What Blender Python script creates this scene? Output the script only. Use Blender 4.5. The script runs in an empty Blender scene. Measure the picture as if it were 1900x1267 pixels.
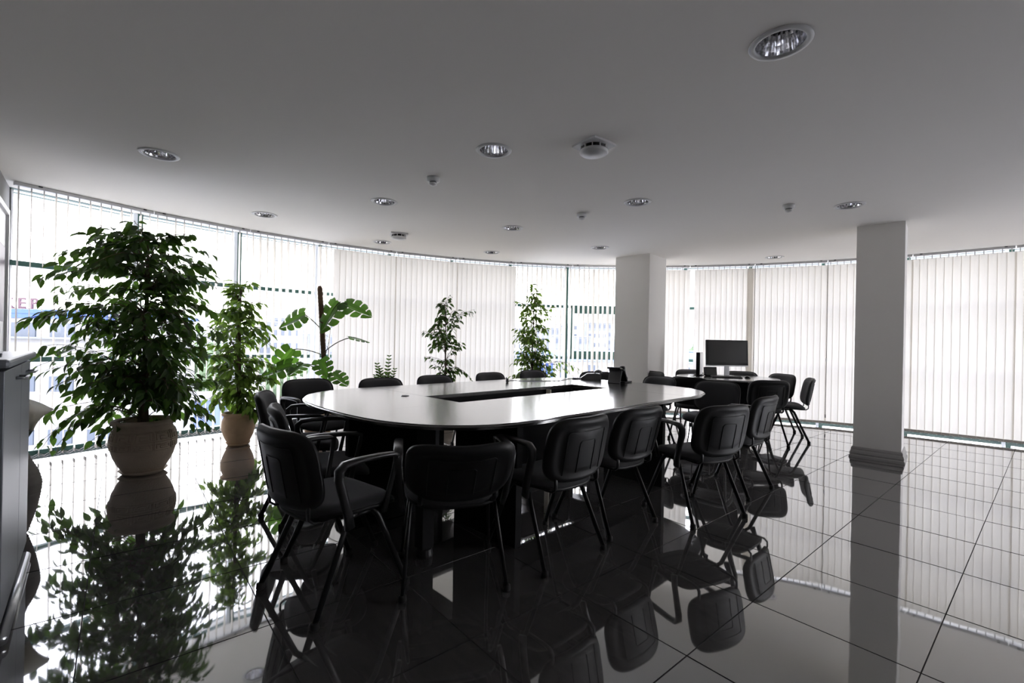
import bpy, bmesh, math, random
from mathutils import Vector, Matrix
R = math.radians
sin, cos, pi = math.sin, math.cos, math.pi
rnd = random.Random(7)
SC = bpy.context.scene
COL = SC.collection

# ------------------------------------------------------------------ camera
cam_d = bpy.data.cameras.new('camera')
cam = bpy.data.objects.new('camera', cam_d); COL.objects.link(cam)
cam_d.sensor_fit = 'HORIZONTAL'; cam_d.sensor_width = 36.0
cam_d.lens = 855.0 / 1900.0 * 36.0
cam_d.clip_start = 0.05; cam_d.clip_end = 3000
cam.matrix_world = (Matrix.Translation((0, 0, 1.2)) @ Matrix.Rotation(R(90.05), 4, 'X')
                    @ Matrix.Rotation(R(1.15), 4, 'Z'))
SC.camera = cam

# ------------------------------------------------------------------ sky
world = bpy.data.worlds.new('overcast_sky'); SC.world = world
world.use_nodes = True
wn = world.node_tree; wn.nodes.clear()
w_out = wn.nodes.new('ShaderNodeOutputWorld'); w_bg = wn.nodes.new('ShaderNodeBackground')
w_tc = wn.nodes.new('ShaderNodeTexCoord'); w_sep = wn.nodes.new('ShaderNodeSeparateXYZ')
w_ramp = wn.nodes.new('ShaderNodeValToRGB')
w_ramp.color_ramp.elements[0].position = 0.0; w_ramp.color_ramp.elements[0].color = (1.0, 0.985, 0.98, 1)
w_ramp.color_ramp.elements[1].position = 0.55; w_ramp.color_ramp.elements[1].color = (0.80, 0.83, 1.0, 1)
wn.links.new(w_tc.outputs['Generated'], w_sep.inputs[0])
wn.links.new(w_sep.outputs['Z'], w_ramp.inputs[0])
wn.links.new(w_ramp.outputs[0], w_bg.inputs['Color'])
w_bg.inputs['Strength'].default_value = 1.85
wn.links.new(w_bg.outputs[0], w_out.inputs[0])

SC.view_settings.view_transform = 'Standard'
SC.view_settings.look = 'None'
SC.view_settings.exposure = 2.52
SC.view_settings.gamma = 1.0
SC.view_settings.use_curve_mapping = False
SC.cycles.max_bounces = 14
SC.cycles.diffuse_bounces = 7
SC.cycles.glossy_bounces = 6
SC.cycles.transmission_bounces = 10
SC.cycles.transparent_max_bounces = 24
SC.cycles.sample_clamp_indirect = 8.0
SC.cycles.use_denoising = True

# ------------------------------------------------------------------ materials
def mat(name, col, rough=0.5, metal=0.0, ior=1.5, noise=0.0, nscale=20.0, bump=0.0, bscale=60.0, coat=0.0, sheen=0.0, var=0.0):
    m = bpy.data.materials.new(name); m.use_nodes = True
    nt = m.node_tree; b = nt.nodes['Principled BSDF']
    b.inputs['Base Color'].default_value = (*col, 1)
    b.inputs['Roughness'].default_value = rough
    b.inputs['Metallic'].default_value = metal
    b.inputs['IOR'].default_value = ior
    if coat: b.inputs['Coat Weight'].default_value = coat; b.inputs['Coat Roughness'].default_value = 0.16
    if sheen: b.inputs['Sheen Weight'].default_value = sheen
    tc = nt.nodes.new('ShaderNodeTexCoord')
    src = None
    if noise:
        n = nt.nodes.new('ShaderNodeTexNoise'); n.inputs['Scale'].default_value = nscale; n.inputs['Detail'].default_value = 6
        nt.links.new(tc.outputs['Object'], n.inputs['Vector'])
        mx = nt.nodes.new('ShaderNodeMixRGB')
        mx.inputs[1].default_value = (*[max(0, c * (1 - noise)) for c in col], 1)
        mx.inputs[2].default_value = (*[min(1, c * (1 + noise)) for c in col], 1)
        nt.links.new(n.outputs['Fac'], mx.inputs[0]); src = mx.outputs[0]
    if var:
        oi = nt.nodes.new('ShaderNodeObjectInfo')
        hv = nt.nodes.new('ShaderNodeHueSaturation')
        mr = nt.nodes.new('ShaderNodeMapRange'); mr.inputs[3].default_value = 1 - var; mr.inputs[4].default_value = 1 + var
        nt.links.new(oi.outputs['Random'], mr.inputs[0]); nt.links.new(mr.outputs[0], hv.inputs['Value'])
        if src: nt.links.new(src, hv.inputs['Color'])
        else: hv.inputs['Color'].default_value = (*col, 1)
        src = hv.outputs[0]
    if src: nt.links.new(src, b.inputs['Base Color'])
    if bump:
        n2 = nt.nodes.new('ShaderNodeTexNoise'); n2.inputs['Scale'].default_value = bscale; n2.inputs['Detail'].default_value = 4
        nt.links.new(tc.outputs['Object'], n2.inputs['Vector'])
        bp = nt.nodes.new('ShaderNodeBump'); bp.inputs['Strength'].default_value = bump; bp.inputs['Distance'].default_value = 0.01
        nt.links.new(n2.outputs['Fac'], bp.inputs['Height']); nt.links.new(bp.outputs[0], b.inputs['Normal'])
    return m

def translucent_mat(name, col, tcol, mixf, rough=0.6, island=False, weave=False, gloss=0.0):
    m = bpy.data.materials.new(name); m.use_nodes = True
    nt = m.node_tree; nt.nodes.clear()
    o = nt.nodes.new('ShaderNodeOutputMaterial')
    p = nt.nodes.new('ShaderNodeBsdfPrincipled'); p.inputs['Roughness'].default_value = rough
    p.inputs['Base Color'].default_value = (*col, 1); p.inputs['Specular IOR Level'].default_value = gloss
    t = nt.nodes.new('ShaderNodeBsdfTranslucent'); t.inputs['Color'].default_value = (*tcol, 1)
    mx = nt.nodes.new('ShaderNodeMixShader'); mx.inputs[0].default_value = mixf
    nt.links.new(p.outputs[0], mx.inputs[1]); nt.links.new(t.outputs[0], mx.inputs[2]); nt.links.new(mx.outputs[0], o.inputs[0])
    if island:
        g = nt.nodes.new('ShaderNodeNewGeometry'); oi = nt.nodes.new('ShaderNodeObjectInfo')
        ad = nt.nodes.new('ShaderNodeMath'); ad.operation = 'ADD'
        fr = nt.nodes.new('ShaderNodeMath'); fr.operation = 'FRACT'
        nt.links.new(g.outputs['Random Per Island'], ad.inputs[0]); nt.links.new(oi.outputs['Random'], ad.inputs[1])
        nt.links.new(ad.outputs[0], fr.inputs[0])
        for tgt, c, lo, hi in ((p.inputs['Base Color'], col, 0.55, 1.5), (t.inputs['Color'], tcol, 0.5, 1.4)):
            hv = nt.nodes.new('ShaderNodeHueSaturation'); hv.inputs['Color'].default_value = (*c, 1)
            mr = nt.nodes.new('ShaderNodeMapRange'); mr.inputs[3].default_value = lo; mr.inputs[4].default_value = hi
            nt.links.new(fr.outputs[0], mr.inputs[0]); nt.links.new(mr.outputs[0], hv.inputs['Value'])
            nt.links.new(hv.outputs[0], tgt)
    if weave:
        tc = nt.nodes.new('ShaderNodeTexCoord')
        mp = nt.nodes.new('ShaderNodeMapping'); mp.inputs['Scale'].default_value = (260, 260, 14)
        n = nt.nodes.new('ShaderNodeTexNoise'); n.inputs['Scale'].default_value = 1.0; n.inputs['Detail'].default_value = 3
        nt.links.new(tc.outputs['Object'], mp.inputs[0]); nt.links.new(mp.outputs[0], n.inputs['Vector'])
        mr = nt.nodes.new('ShaderNodeMapRange'); mr.inputs[3].default_value = 0.93; mr.inputs[4].default_value = 1.05
        nt.links.new(n.outputs['Fac'], mr.inputs[0])
        hv = nt.nodes.new('ShaderNodeHueSaturation'); hv.inputs['Color'].default_value = (*tcol, 1)
        nt.links.new(mr.outputs[0], hv.inputs['Value']); nt.links.new(hv.outputs[0], t.inputs['Color'])
    return m

def glass_mat():
    m = bpy.data.materials.new('window_glass'); m.use_nodes = True
    nt = m.node_tree; nt.nodes.clear()
    o = nt.nodes.new('ShaderNodeOutputMaterial')
    tr = nt.nodes.new('ShaderNodeBsdfTransparent'); tr.inputs[0].default_value = (0.92, 0.92, 0.92, 1)
    gl = nt.nodes.new('ShaderNodeBsdfGlossy'); gl.inputs['Roughness'].default_value = 0.0
    fr = nt.nodes.new('ShaderNodeFresnel'); fr.inputs[0].default_value = 1.35
    mx = nt.nodes.new('ShaderNodeMixShader')
    nt.links.new(fr.outputs[0], mx.inputs[0]); nt.links.new(tr.outputs[0], mx.inputs[1]); nt.links.new(gl.outputs[0], mx.inputs[2])
    nt.links.new(mx.outputs[0], o.inputs[0])
    return m

def floor_mat():
    m = bpy.data.materials.new('polished_dark_stone'); m.use_nodes = True
    nt = m.node_tree; b = nt.nodes['Principled BSDF']
    b.inputs['IOR'].default_value = 2.9; b.inputs['Coat Weight'].default_value = 1.0; b.inputs['Coat Roughness'].default_value = 0.012
    g = nt.nodes.new('ShaderNodeNewGeometry')
    mp = nt.nodes.new('ShaderNodeMapping'); mp.vector_type = 'POINT'
    mp.inputs['Rotation'].default_value = (0, 0, R(49.75)); mp.inputs['Scale'].default_value = (22, 160, 1)
    oi = nt.nodes.new('ShaderNodeObjectInfo')
    ofs = nt.nodes.new('ShaderNodeVectorMath'); ofs.operation = 'MULTIPLY_ADD'
    cmb = nt.nodes.new('ShaderNodeCombineXYZ')
    for k in range(3): nt.links.new(oi.outputs['Random'], cmb.inputs[k])
    # rotate first, then stretch: use two mapping nodes
    mp.inputs['Scale'].default_value = (1, 1, 1)
    mp2 = nt.nodes.new('ShaderNodeMapping'); mp2.inputs['Scale'].default_value = (9, 46, 1)
    nt.links.new(g.outputs['Position'], mp.inputs[0]); nt.links.new(mp.outputs[0], mp2.inputs[0])
    ofs.inputs[1].default_value = (37, 37, 37)
    nt.links.new(cmb.outputs[0], ofs.inputs[0]); nt.links.new(mp2.outputs[0], ofs.inputs[2])
    n = nt.nodes.new('ShaderNodeTexNoise'); n.inputs['Scale'].default_value = 1; n.inputs['Detail'].default_value = 9; n.inputs['Roughness'].default_value = 0.7
    nt.links.new(ofs.outputs[0], n.inputs['Vector'])
    rp = nt.nodes.new('ShaderNodeValToRGB')
    rp.color_ramp.elements[0].position = 0.3; rp.color_ramp.elements[0].color = (0.060, 0.058, 0.060, 1)
    rp.color_ramp.elements[1].position = 0.75; rp.color_ramp.elements[1].color = (0.125, 0.119, 0.116, 1)
    nt.links.new(n.outputs['Fac'], rp.inputs[0]); nt.links.new(rp.outputs[0], b.inputs['Base Color'])
    mr = nt.nodes.new('ShaderNodeMapRange'); mr.inputs[3].default_value = 0.012; mr.inputs[4].default_value = 0.055
    nt.links.new(n.outputs['Fac'], mr.inputs[0]); nt.links.new(mr.outputs[0], b.inputs['Roughness'])
    n2 = nt.nodes.new('ShaderNodeTexNoise'); n2.inputs['Scale'].default_value = 3.2; n2.inputs['Detail'].default_value = 1
    nt.links.new(g.outputs['Position'], n2.inputs['Vector'])
    bp = nt.nodes.new('ShaderNodeBump'); bp.inputs['Strength'].default_value = 0.05; bp.inputs['Distance'].default_value = 0.02
    nt.links.new(n2.outputs['Fac'], bp.inputs['Height']); nt.links.new(bp.outputs[0], b.inputs['Normal'])
    return m

def pot_mat():
    m = mat('pale_terracotta', (0.44, 0.36, 0.28), 0.8, noise=0.22, nscale=9, bump=0.25, bscale=90)
    return m

M = dict(
    plaster=mat('white_ceiling_plaster', (0.90, 0.872, 0.830), 0.9, bump=0.05, bscale=1.3, noise=0.02, nscale=0.8),
    wall=mat('light_grey_wall_paint', (0.25, 0.245, 0.24), 0.8, noise=0.03, nscale=2),
    pillar=mat('white_pillar_paint', (0.86, 0.84, 0.81), 0.8, noise=0.03, nscale=3, bump=0.03, bscale=40),
    skirting=mat('grey_skirting', (0.34, 0.33, 0.32), 0.45),
    floor=floor_mat(),
    grout=mat('dark_grout', (0.055, 0.055, 0.055), 0.9),
    mullion=mat('dark_green_aluminium', (0.035, 0.10, 0.085), 0.4),
    mullion_in=mat('silver_mullion_cap', (0.72, 0.77, 0.84), 0.4, metal=0.2),
    glass=glass_mat(),
    slat=translucent_mat('cream_blind_fabric', (0.84, 0.81, 0.75), (0.81, 0.770, 0.706), 0.247, 0.85, weave=True),
    weight=translucent_mat('slat_weight_pocket', (0.45, 0.43, 0.40), (0.55, 0.52, 0.47), 0.35, 0.9),
    rail=mat('white_aluminium_rail', (0.62, 0.62, 0.63), 0.4, metal=0.2),
    chain=mat('white_bead_chain', (0.75, 0.73, 0.70), 0.5),
    cord=mat('grey_control_cord', (0.16, 0.16, 0.17), 0.6),
    bracket=mat('dark_rail_clip', (0.06, 0.06, 0.07), 0.5),
    fabric=mat('charcoal_seat_fabric', (0.024, 0.024, 0.027), 0.95, noise=0.35, nscale=420, bump=0.3, bscale=600, sheen=0.25),
    plastic=mat('black_plastic', (0.006, 0.006, 0.007), 0.5, ior=1.38, bump=0.06, bscale=900),
    rubber=mat('black_rubber', (0.007, 0.007, 0.007), 0.8),
    armplastic=mat('black_arm_plastic', (0.013, 0.013, 0.014), 0.30),
    tube=mat('black_steel_tube', (0.006, 0.006, 0.007), 0.4, ior=1.4),
    tabletop=mat('black_brown_wood_veneer', (0.022, 0.018, 0.016), 0.20, ior=2.4, coat=1.0, noise=0.35, nscale=40, bump=0.02, bscale=300),
    panel=mat('black_board', (0.004, 0.004, 0.005), 0.6, ior=1.25),
    terracotta=pot_mat(),
    terracotta_orange=mat('orange_terracotta', (0.52, 0.36, 0.23), 0.8, noise=0.2, nscale=12),
    soil=mat('dark_soil', (0.035, 0.026, 0.02), 1.0, noise=0.5, nscale=60, bump=0.8, bscale=120),
    bark=mat('brown_bark', (0.11, 0.075, 0.05), 0.9, noise=0.4, nscale=30, bump=0.4, bscale=60),
    leaf=translucent_mat('ficus_leaf', (0.030, 0.066, 0.018), (0.11, 0.23, 0.026), 0.36, 0.35, island=True, gloss=0.45),
    leaf_light=translucent_mat('pale_ficus_leaf', (0.06, 0.11, 0.025), (0.22, 0.37, 0.05), 0.48, 0.4, island=True, gloss=0.4),  # paler than the other ficus leaf, with haze put into its colour
    monstera=translucent_mat('monstera_leaf', (0.035, 0.10, 0.02), (0.13, 0.30, 0.03), 0.42, 0.35, island=True, gloss=0.45),
    stem=mat('green_brown_stem', (0.07, 0.085, 0.03), 0.6),
    coir=mat('brown_coir', (0.17, 0.10, 0.065), 1.0, noise=0.6, nscale=90, bump=1.0, bscale=120),
    chrome=mat('chrome_reflector', (0.78, 0.78, 0.80), 0.08, metal=1.0),
    whiteplastic=mat('white_plastic', (0.72, 0.715, 0.71), 0.4),
    darkvoid=mat('dark_lamp_glass', (0.03, 0.035, 0.035), 0.15),
    tubelamp=mat('grey_lamp_tube', (0.16, 0.18, 0.18), 0.25),
    cabinet=mat('grey_metallic_laminate', (0.21, 0.225, 0.25), 0.38, metal=0.35),
    cabinet_dark=mat('dark_cabinet_body', (0.035, 0.035, 0.042), 0.4),
    silver=mat('brushed_silver', (0.55, 0.56, 0.58), 0.28, metal=0.9),
    vase=mat('ribbed_grey_vase', (0.30, 0.28, 0.26), 0.75, noise=0.15, nscale=30),
    calla=translucent_mat('pale_calla_bloom', (0.45, 0.43, 0.38), (0.85, 0.82, 0.74), 0.70, 0.6),
    callastem=mat('dark_green_stem', (0.05, 0.075, 0.04), 0.5),
    screen=mat('dark_monitor_screen', (0.012, 0.012, 0.013), 0.25),
    blackgloss=mat('black_gloss_plastic', (0.010, 0.010, 0.012), 0.14),
    darkgrey=mat('dark_grey_plastic', (0.055, 0.055, 0.058), 0.45),
    greyphone=mat('grey_plastic', (0.10, 0.10, 0.10), 0.4),
    frame_white=mat('white_board_frame', (0.75, 0.75, 0.78), 0.4),
    poster=mat('white_poster_paper', (0.70, 0.70, 0.74), 0.35),
    purple=mat('dark_purple_print', (0.06, 0.008, 0.06), 0.4),
    cream=mat('cream_plastic', (0.70, 0.65, 0.55), 0.5),
    b_white=mat('pale_render', (0.27, 0.27, 0.27), 0.9, noise=0.06, nscale=1),
    b_grey=mat('grey_render', (0.15, 0.16, 0.175), 0.9, noise=0.08, nscale=1),
    b_blue=mat('blue_cladding', (0.05, 0.095, 0.33), 0.7),
    b_pale_blue=mat('pale_blue_cladding', (0.15, 0.20, 0.36), 0.7),
    b_window=mat('grey_blue_window', (0.06, 0.075, 0.10), 0.3),
    b_letter=mat('faded_mauve_letter', (0.075, 0.035, 0.05), 0.6),
    b_roof=mat('grey_flat_roof', (0.25, 0.25, 0.255), 0.9),
    ground=mat('pale_city_ground', (0.42, 0.42, 0.41), 1.0, noise=0.25, nscale=0.06),
    hills=mat('hazy_hills', (0.110, 0.118, 0.126), 1.0, noise=0.15, nscale=0.02),
    tree=mat('hazy_tree_green', (0.085, 0.125, 0.065), 1.0, noise=0.4, nscale=2.0),
    trunk=mat('tree_trunk', (0.12, 0.10, 0.08), 1.0),
)

# ------------------------------------------------------------------ helpers
def obj(name, mesh, m=None, parent=None, smooth=False, loc=None):
    if isinstance(mesh, bmesh.types.BMesh):
        me = bpy.data.meshes.new(name); mesh.normal_update(); mesh.to_mesh(me); mesh.free()
    else: me = mesh
    if m is not None and not me.materials: me.materials.append(m)
    if smooth:
        for p in me.polygons: p.use_smooth = True
    o = bpy.data.objects.new(name, me); COL.objects.link(o)
    if parent is not None: o.parent = parent
    if loc is not None: o.location = loc
    return o
def thing(name, label, cat, loc=(0, 0, 0), rz=0.0, group=None):
    o = bpy.data.objects.new(name, None); COL.objects.link(o)
    o.empty_display_size = 0.1
    o.location = loc; o.rotation_euler = (0, 0, rz)
    o['label'] = label; o['category'] = cat
    if group: o['group'] = group
    return o
def tag(o, label, cat, group=None):
    o['label'] = label; o['category'] = cat
    if group: o['group'] = group
    return o
def struct(o): o['kind'] = 'structure'; return o
def struct_empty(name):
    o = bpy.data.objects.new(name, None); COL.objects.link(o); o['kind'] = 'structure'; return o
def B(): return bmesh.new()
def box(bm, c, s, rot=None, bev=0.0):
    r = bmesh.ops.create_cube(bm, size=1.0)
    vs = r['verts']
    bmesh.ops.scale(bm, vec=s, verts=vs)
    if bev:
        es = list({e for v in vs for e in v.link_edges})
        rr = bmesh.ops.bevel(bm, geom=es, offset=bev, segments=2, affect='EDGES', profile=0.5)
        vs = list({v for f in rr['faces'] for v in f.verts} | {v for v in vs if v.is_valid})
    if rot is not None: bmesh.ops.rotate(bm, cent=(0, 0, 0), matrix=rot, verts=vs)
    bmesh.ops.translate(bm, vec=c, verts=vs)
    return vs
def sweep(bm, pts, sizes, n=8, power=2.0, up=Vector((0, 0, 1)), caps=True):
    """tube of rounded section along pts; sizes = r or (a, b) per point or one for all"""
    pts = [Vector(p) for p in pts]
    if not isinstance(sizes, list): sizes = [sizes] * len(pts)
    rings = []
    prev = None
    for i, p in enumerate(pts):
        t = ((pts[min(i + 1, len(pts) - 1)] - pts[max(i - 1, 0)])).normalized()
        if prev is None:
            a = up.cross(t)
            if a.length < 1e-3: a = Vector((1, 0, 0)).cross(t)
            a.normalize()
        else:
            a = (prev - t * prev.dot(t))
            if a.length < 1e-4: a = up.cross(t)
            a.normalize()
        prev = a; b = t.cross(a)
        s = sizes[i]; sa, sb = (s, s) if not isinstance(s, tuple) else s
        ring = []
        for k in range(n):
            th = 2 * pi * (k + 0.5) / n
            c_, s_ = cos(th), sin(th)
            if power != 2.0:
                c_ = math.copysign(abs(c_) ** (2 / power), c_); s_ = math.copysign(abs(s_) ** (2 / power), s_)
            ring.append(bm.verts.new(p + a * sa * c_ + b * sb * s_))
        rings.append(ring)
    for r0, r1 in zip(rings, rings[1:]):
        for k in range(n):
            bm.faces.new((r0[k], r0[(k + 1) % n], r1[(k + 1) % n], r1[k]))
    if caps:
        bm.faces.new(rings[0][::-1]); bm.faces.new(rings[-1])
    return rings
def lathe(bm, prof, n=32, center=(0, 0, 0), close=False):
    c = Vector(center); rings = []
    for r, z in prof:
        if r < 1e-5: rings.append([bm.verts.new(c + Vector((0, 0, z)))])
        else: rings.append([bm.verts.new(c + Vector((r * cos(2 * pi * k / n), r * sin(2 * pi * k / n), z))) for k in range(n)])
    for a, b in zip(rings, rings[1:]):
        for k in range(n):
            k2 = (k + 1) % n
            if len(a) == 1 and len(b) == 1: continue
            if len(a) == 1: bm.faces.new((a[0], b[k2], b[k]))
            elif len(b) == 1: bm.faces.new((a[k], a[k2], b[0]))
            else: bm.faces.new((a[k], a[k2], b[k2], b[k]))
    return rings
def prism(bm, poly, z0, z1):
    lo = [bm.verts.new((p[0], p[1], z0)) for p in poly]; hi = [bm.verts.new((p[0], p[1], z1)) for p in poly]
    n = len(poly)
    for k in range(n): bm.faces.new((lo[k], lo[(k + 1) % n], hi[(k + 1) % n], hi[k]))
    top = bm.faces.new(hi); bm.faces.new(lo[::-1])
    return top, lo, hi
def az(a): return Vector((sin(a), cos(a), 0))           # compass style direction

# ------------------------------------------------------------------ room layout
CX, CY = 1.54, 1.37
A0, AST, NF, NB = -64.9, 8.6, 18, 15
RG, RB = 7.0, 6.66                     # glass radius, blind radius
HC = 2.563
def P(r, a, z=0.0): return Vector((CX + r * sin(R(a)), CY + r * cos(R(a)), z))
ANG = [A0 + AST * k for k in range(NF + 1)]
WL = Vector((-4.79, 4.37, 0)); WD = Vector((0.675, -0.738, 0)); WN = Vector((0.738, 0.675, 0))
W0 = WL + WD * 7.6                     # near corner behind the camera
WR = P(7.12, ANG[-1])
RIM = [P(7.12, a) for a in ANG]
ROOM = [W0] + RIM                      # clockwise list; convex
ROOM_CCW = [(v.x, v.y) for v in reversed(ROOM)]

# ---- floor of separate tiles on a grout bed
floor = struct_empty('floor')
bm = B(); prism(bm, [(CX + (x - CX) * 1.012, CY + (y - CY) * 1.012) for x, y in ROOM_CCW], -0.25, -0.0035)
obj('grout_bed', bm, M['grout'], floor)
TS = 0.599; TH = R(-49.75); TO = Vector((-0.143, 1.855))
e1 = Vector((cos(TH), sin(TH))); e2 = Vector((-sin(TH), cos(TH)))
def clip(poly, a, b):
    out = []
    def side(p): return (b[0] - a[0]) * (p[1] - a[1]) - (b[1] - a[1]) * (p[0] - a[0])
    for i in range(len(poly)):
        p, q = poly[i], poly[(i + 1) % len(poly)]
        sp, sq = side(p), side(q)
        if sp >= 0: out.append(p)
        if (sp >= 0) != (sq >= 0):
            t = sp / (sp - sq); out.append((p[0] + (q[0] - p[0]) * t, p[1] + (q[1] - p[1]) * t))
    return out
def tile_mesh(poly, name='tile'):
    b = B(); top, lo, hi = prism(b, poly, -0.009, 0.0)
    r = bmesh.ops.inset_region(b, faces=[top], thickness=0.0012, depth=0)
    for v in hi: v.co.z -= 0.0010
    me = bpy.data.meshes.new(name); b.normal_update(); b.to_mesh(me); b.free(); me.materials.append(M['floor']); return me
hj = TS / 2 - 0.0020
full_tile = tile_mesh([(-hj, -hj), (hj, -hj), (hj, hj), (-hj, hj)])
ntile = 0
for i in range(-14, 15):
    for j in range(-6, 20):
        c = TO + e1 * TS * (i + 0.5) + e2 * TS * (j + 0.5)
        quad = [c + e1 * sx * hj + e2 * sy * hj for sx, sy in ((-1, -1), (1, -1), (1, 1), (-1, 1))]
        poly = [(p.x, p.y) for p in quad]
        n0 = len(poly)
        cl = poly
        for k in range(len(ROOM_CCW)):
            cl = clip(cl, ROOM_CCW[k], ROOM_CCW[(k + 1) % len(ROOM_CCW)])
            if len(cl) < 3: break
        if len(cl) < 3: continue
        area = 0.5 * abs(sum(cl[k][0] * cl[(k + 1) % len(cl)][1] - cl[(k + 1) % len(cl)][0] * cl[k][1] for k in range(len(cl))))
        if area < 0.004: continue
        if area > TS * TS * 0.985:
            o = obj('tile', full_tile, None, floor); o.location = (c.x, c.y, 0); rz = TH
        else:
            o = obj('tile', tile_mesh([(p[0] - c.x, p[1] - c.y) for p in cl]), None, floor); o.location = (c.x, c.y, 0); rz = 0
        o.rotation_euler = (rnd.gauss(0, 0.0006), rnd.gauss(0, 0.0006), rz)
        ntile += 1

# ---- ceiling with round cut-outs for the downlights
LIGHTS = [(-2.688, 3.477), (-0.158, 3.286), (-1.292, 4.561), (-2.784, 5.133), (1.176, 2.065), (1.177, 4.415),
          (-0.021, 5.516), (-1.849, 6.46), (-0.34, 7.042), (1.218, 6.528), (3.184, 4.384), (3.949, 6.978)]
LR = 0.104
bm = B()
def loop(bm, pts):
    vs = [bm.verts.new(p) for p in pts]; return [bm.edges.new((vs[k], vs[(k + 1) % len(vs)])) for k in range(len(vs))]
es = loop(bm, [(CX + (x - CX) * 1.01, CY + (y - CY) * 1.01, HC) for x, y in ROOM_CCW])
for lx, ly in LIGHTS: es += loop(bm, [(lx + LR * cos(2 * pi * k / 32), ly + LR * sin(2 * pi * k / 32), HC) for k in range(32)])
bmesh.ops.triangle_fill(bm, edges=es, use_beauty=True, use_dissolve=False)
for f in bm.faces:
    f.normal_update()
    if f.normal.z > 0: f.normal_flip()
struct(obj('ceiling', bm, M['plaster']))
bm = B(); prism(bm, [(CX + (x - CX) * 1.04, CY + (y - CY) * 1.04) for x, y in ROOM_CCW], HC + 0.16, HC + 0.4)
struct(obj('roof', bm, M['b_roof']))  # unseen slab, added above the ceiling to keep light out
bm = B()
for k in range(len(ROOM)):
    a, b_ = ROOM[k], ROOM[(k + 1) % len(ROOM)]
    d = (b_ - a).normalized(); n_ = Vector((-d.y, d.x, 0))
    q = [a + n_ * 0.02, b_ + n_ * 0.02, b_ + n_ * 0.08, a + n_ * 0.08]
    prism(bm, [(p.x, p.y) for p in q], HC - 0.002, HC + 0.3)
struct(obj('trim_1', bm, M['mullion']))

def wall_slab(name, a, b_, out, th=0.12):
    bm = B(); q = [a, b_, b_ + out * th, a + out * th]
    vs = [(p.x, p.y) for p in q]
    prism(bm, vs, -0.01, HC + 0.05); bmesh.ops.recalc_face_normals(bm, faces=bm.faces)
    return struct(obj(name, bm, M['wall']))
wall_left = wall_slab('wall_left', WL, W0, -WN)
dR = (WR - W0).normalized(); nR = Vector((dR.y, -dR.x, 0))
wall_right = wall_slab('wall_right', W0, WR, nR)
# baseboards
for nm, a, b_, n_ in (('baseboard_left', WL, W0, WN), ('baseboard_right', W0, WR, -nR)):
    bm = B(); q = [a, b_, b_ + n_ * 0.012, a + n_ * 0.012]; prism(bm, [(p.x, p.y) for p in q], 0.0, 0.07)
    bmesh.ops.recalc_face_normals(bm, faces=bm.faces); struct(obj(nm, bm, M['skirting']))
# silver end trim of the left wall at the glass
bm = B(); sweep(bm, [WL + WN * 0.01 + Vector((0, 0, 0.0)), WL + WN * 0.01 + Vector((0, 0, HC))], (0.012, 0.012), n=8, power=6)
struct(obj('trim_2', bm, M['silver']))

# ---- windows: each facet has mullion, transoms and three panes
FR_D = 0.05
def bar(name, a, b_, w, d, m, parent, n_):
    """rectangular bar from a to b_; w across (vertical or tangential), d along n_"""
    t = (b_ - a).normalized(); side = t.cross(n_).normalized()
    bm = B(); vs = []
    for p in (a, b_):
        vs.append([bm.verts.new(p + side * sx * w / 2 + n_ * sy * d / 2) for sx, sy in ((-1, -1), (1, -1), (1, 1), (-1, 1))])
    for k in range(4): bm.faces.new((vs[0][k], vs[0][(k + 1) % 4], vs[1][(k + 1) % 4], vs[1][k]))
    bm.faces.new(vs[0][::-1]); bm.faces.new(vs[1]); bmesh.ops.recalc_face_normals(bm, faces=bm.faces)
    return obj(name, bm, m, parent)
TZ = (0.935, 1.858)
for k in range(NF):
    a0, a1 = ANG[k], ANG[k + 1]; mid = (a0 + a1) / 2
    n_ = az(R(mid)); p0, p1 = P(RG, a0), P(RG, a1)
    w = struct_empty('window_%d' % (k + 1))  # facets past the last blind are unseen windows, added bare to brighten the room
    n0 = az(R(a0))
    if k: bar('mullion', P(RG, a0, 0), P(RG, a0, HC), 0.050, 0.11, M['mullion'], w, n0)
    off = -Vector((n0.y, -n0.x, 0)) * 0.045
    if k: bar('mullion_cap', P(RG - 0.035, a0, 0) + off, P(RG - 0.035, a0, HC) + off, 0.038, 0.04, M['mullion_in'], w, n0)
    if k == NF - 1: bar('mullion', P(RG, a1, 0), P(RG, a1, HC), 0.050, 0.11, M['mullion'], w, az(R(a1)))
    for z in TZ: bar('transom', p0 + Vector((0, 0, z)), p1 + Vector((0, 0, z)), 0.048, 0.07, M['mullion'], w, n_)
    bar('bottom_rail', p0 + Vector((0, 0, 0.022)), p1 + Vector((0, 0, 0.022)), 0.044, 0.08, M['mullion'], w, n_)
    bar('top_rail', p0 + Vector((0, 0, HC + 0.012)), p1 + Vector((0, 0, HC + 0.012)), 0.03, 0.08, M['mullion'], w, n_)
    if k == 7:                                     # opening sash in the middle band
        q0, q1 = P(RG - 0.03, a0 + 0.85), P(RG - 0.03, a1 - 0.85)
        for z in (TZ[0] + 0.075, TZ[1] - 0.075):
            bar('sash_rail', q0 + Vector((0, 0, z)), q1 + Vector((0, 0, z)), 0.10, 0.06, M['mullion'], w, n_)
        for q in (q0, q1): bar('sash_stile', q + Vector((0, 0, TZ[0] + 0.02)), q + Vector((0, 0, TZ[1] - 0.02)), 0.035, 0.06, M['mullion'], w, n_)
    zs = [0.03, TZ[0], TZ[1], HC]
    for z0, z1 in zip(zs, zs[1:]):
        bm = B(); f = bm.faces.new([bm.verts.new(v) for v in (p0 + Vector((0, 0, z0)), p1 + Vector((0, 0, z0)), p1 + Vector((0, 0, z1)), p0 + Vector((0, 0, z1)))])
        obj('pane', bm, M['glass'], w)

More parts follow.
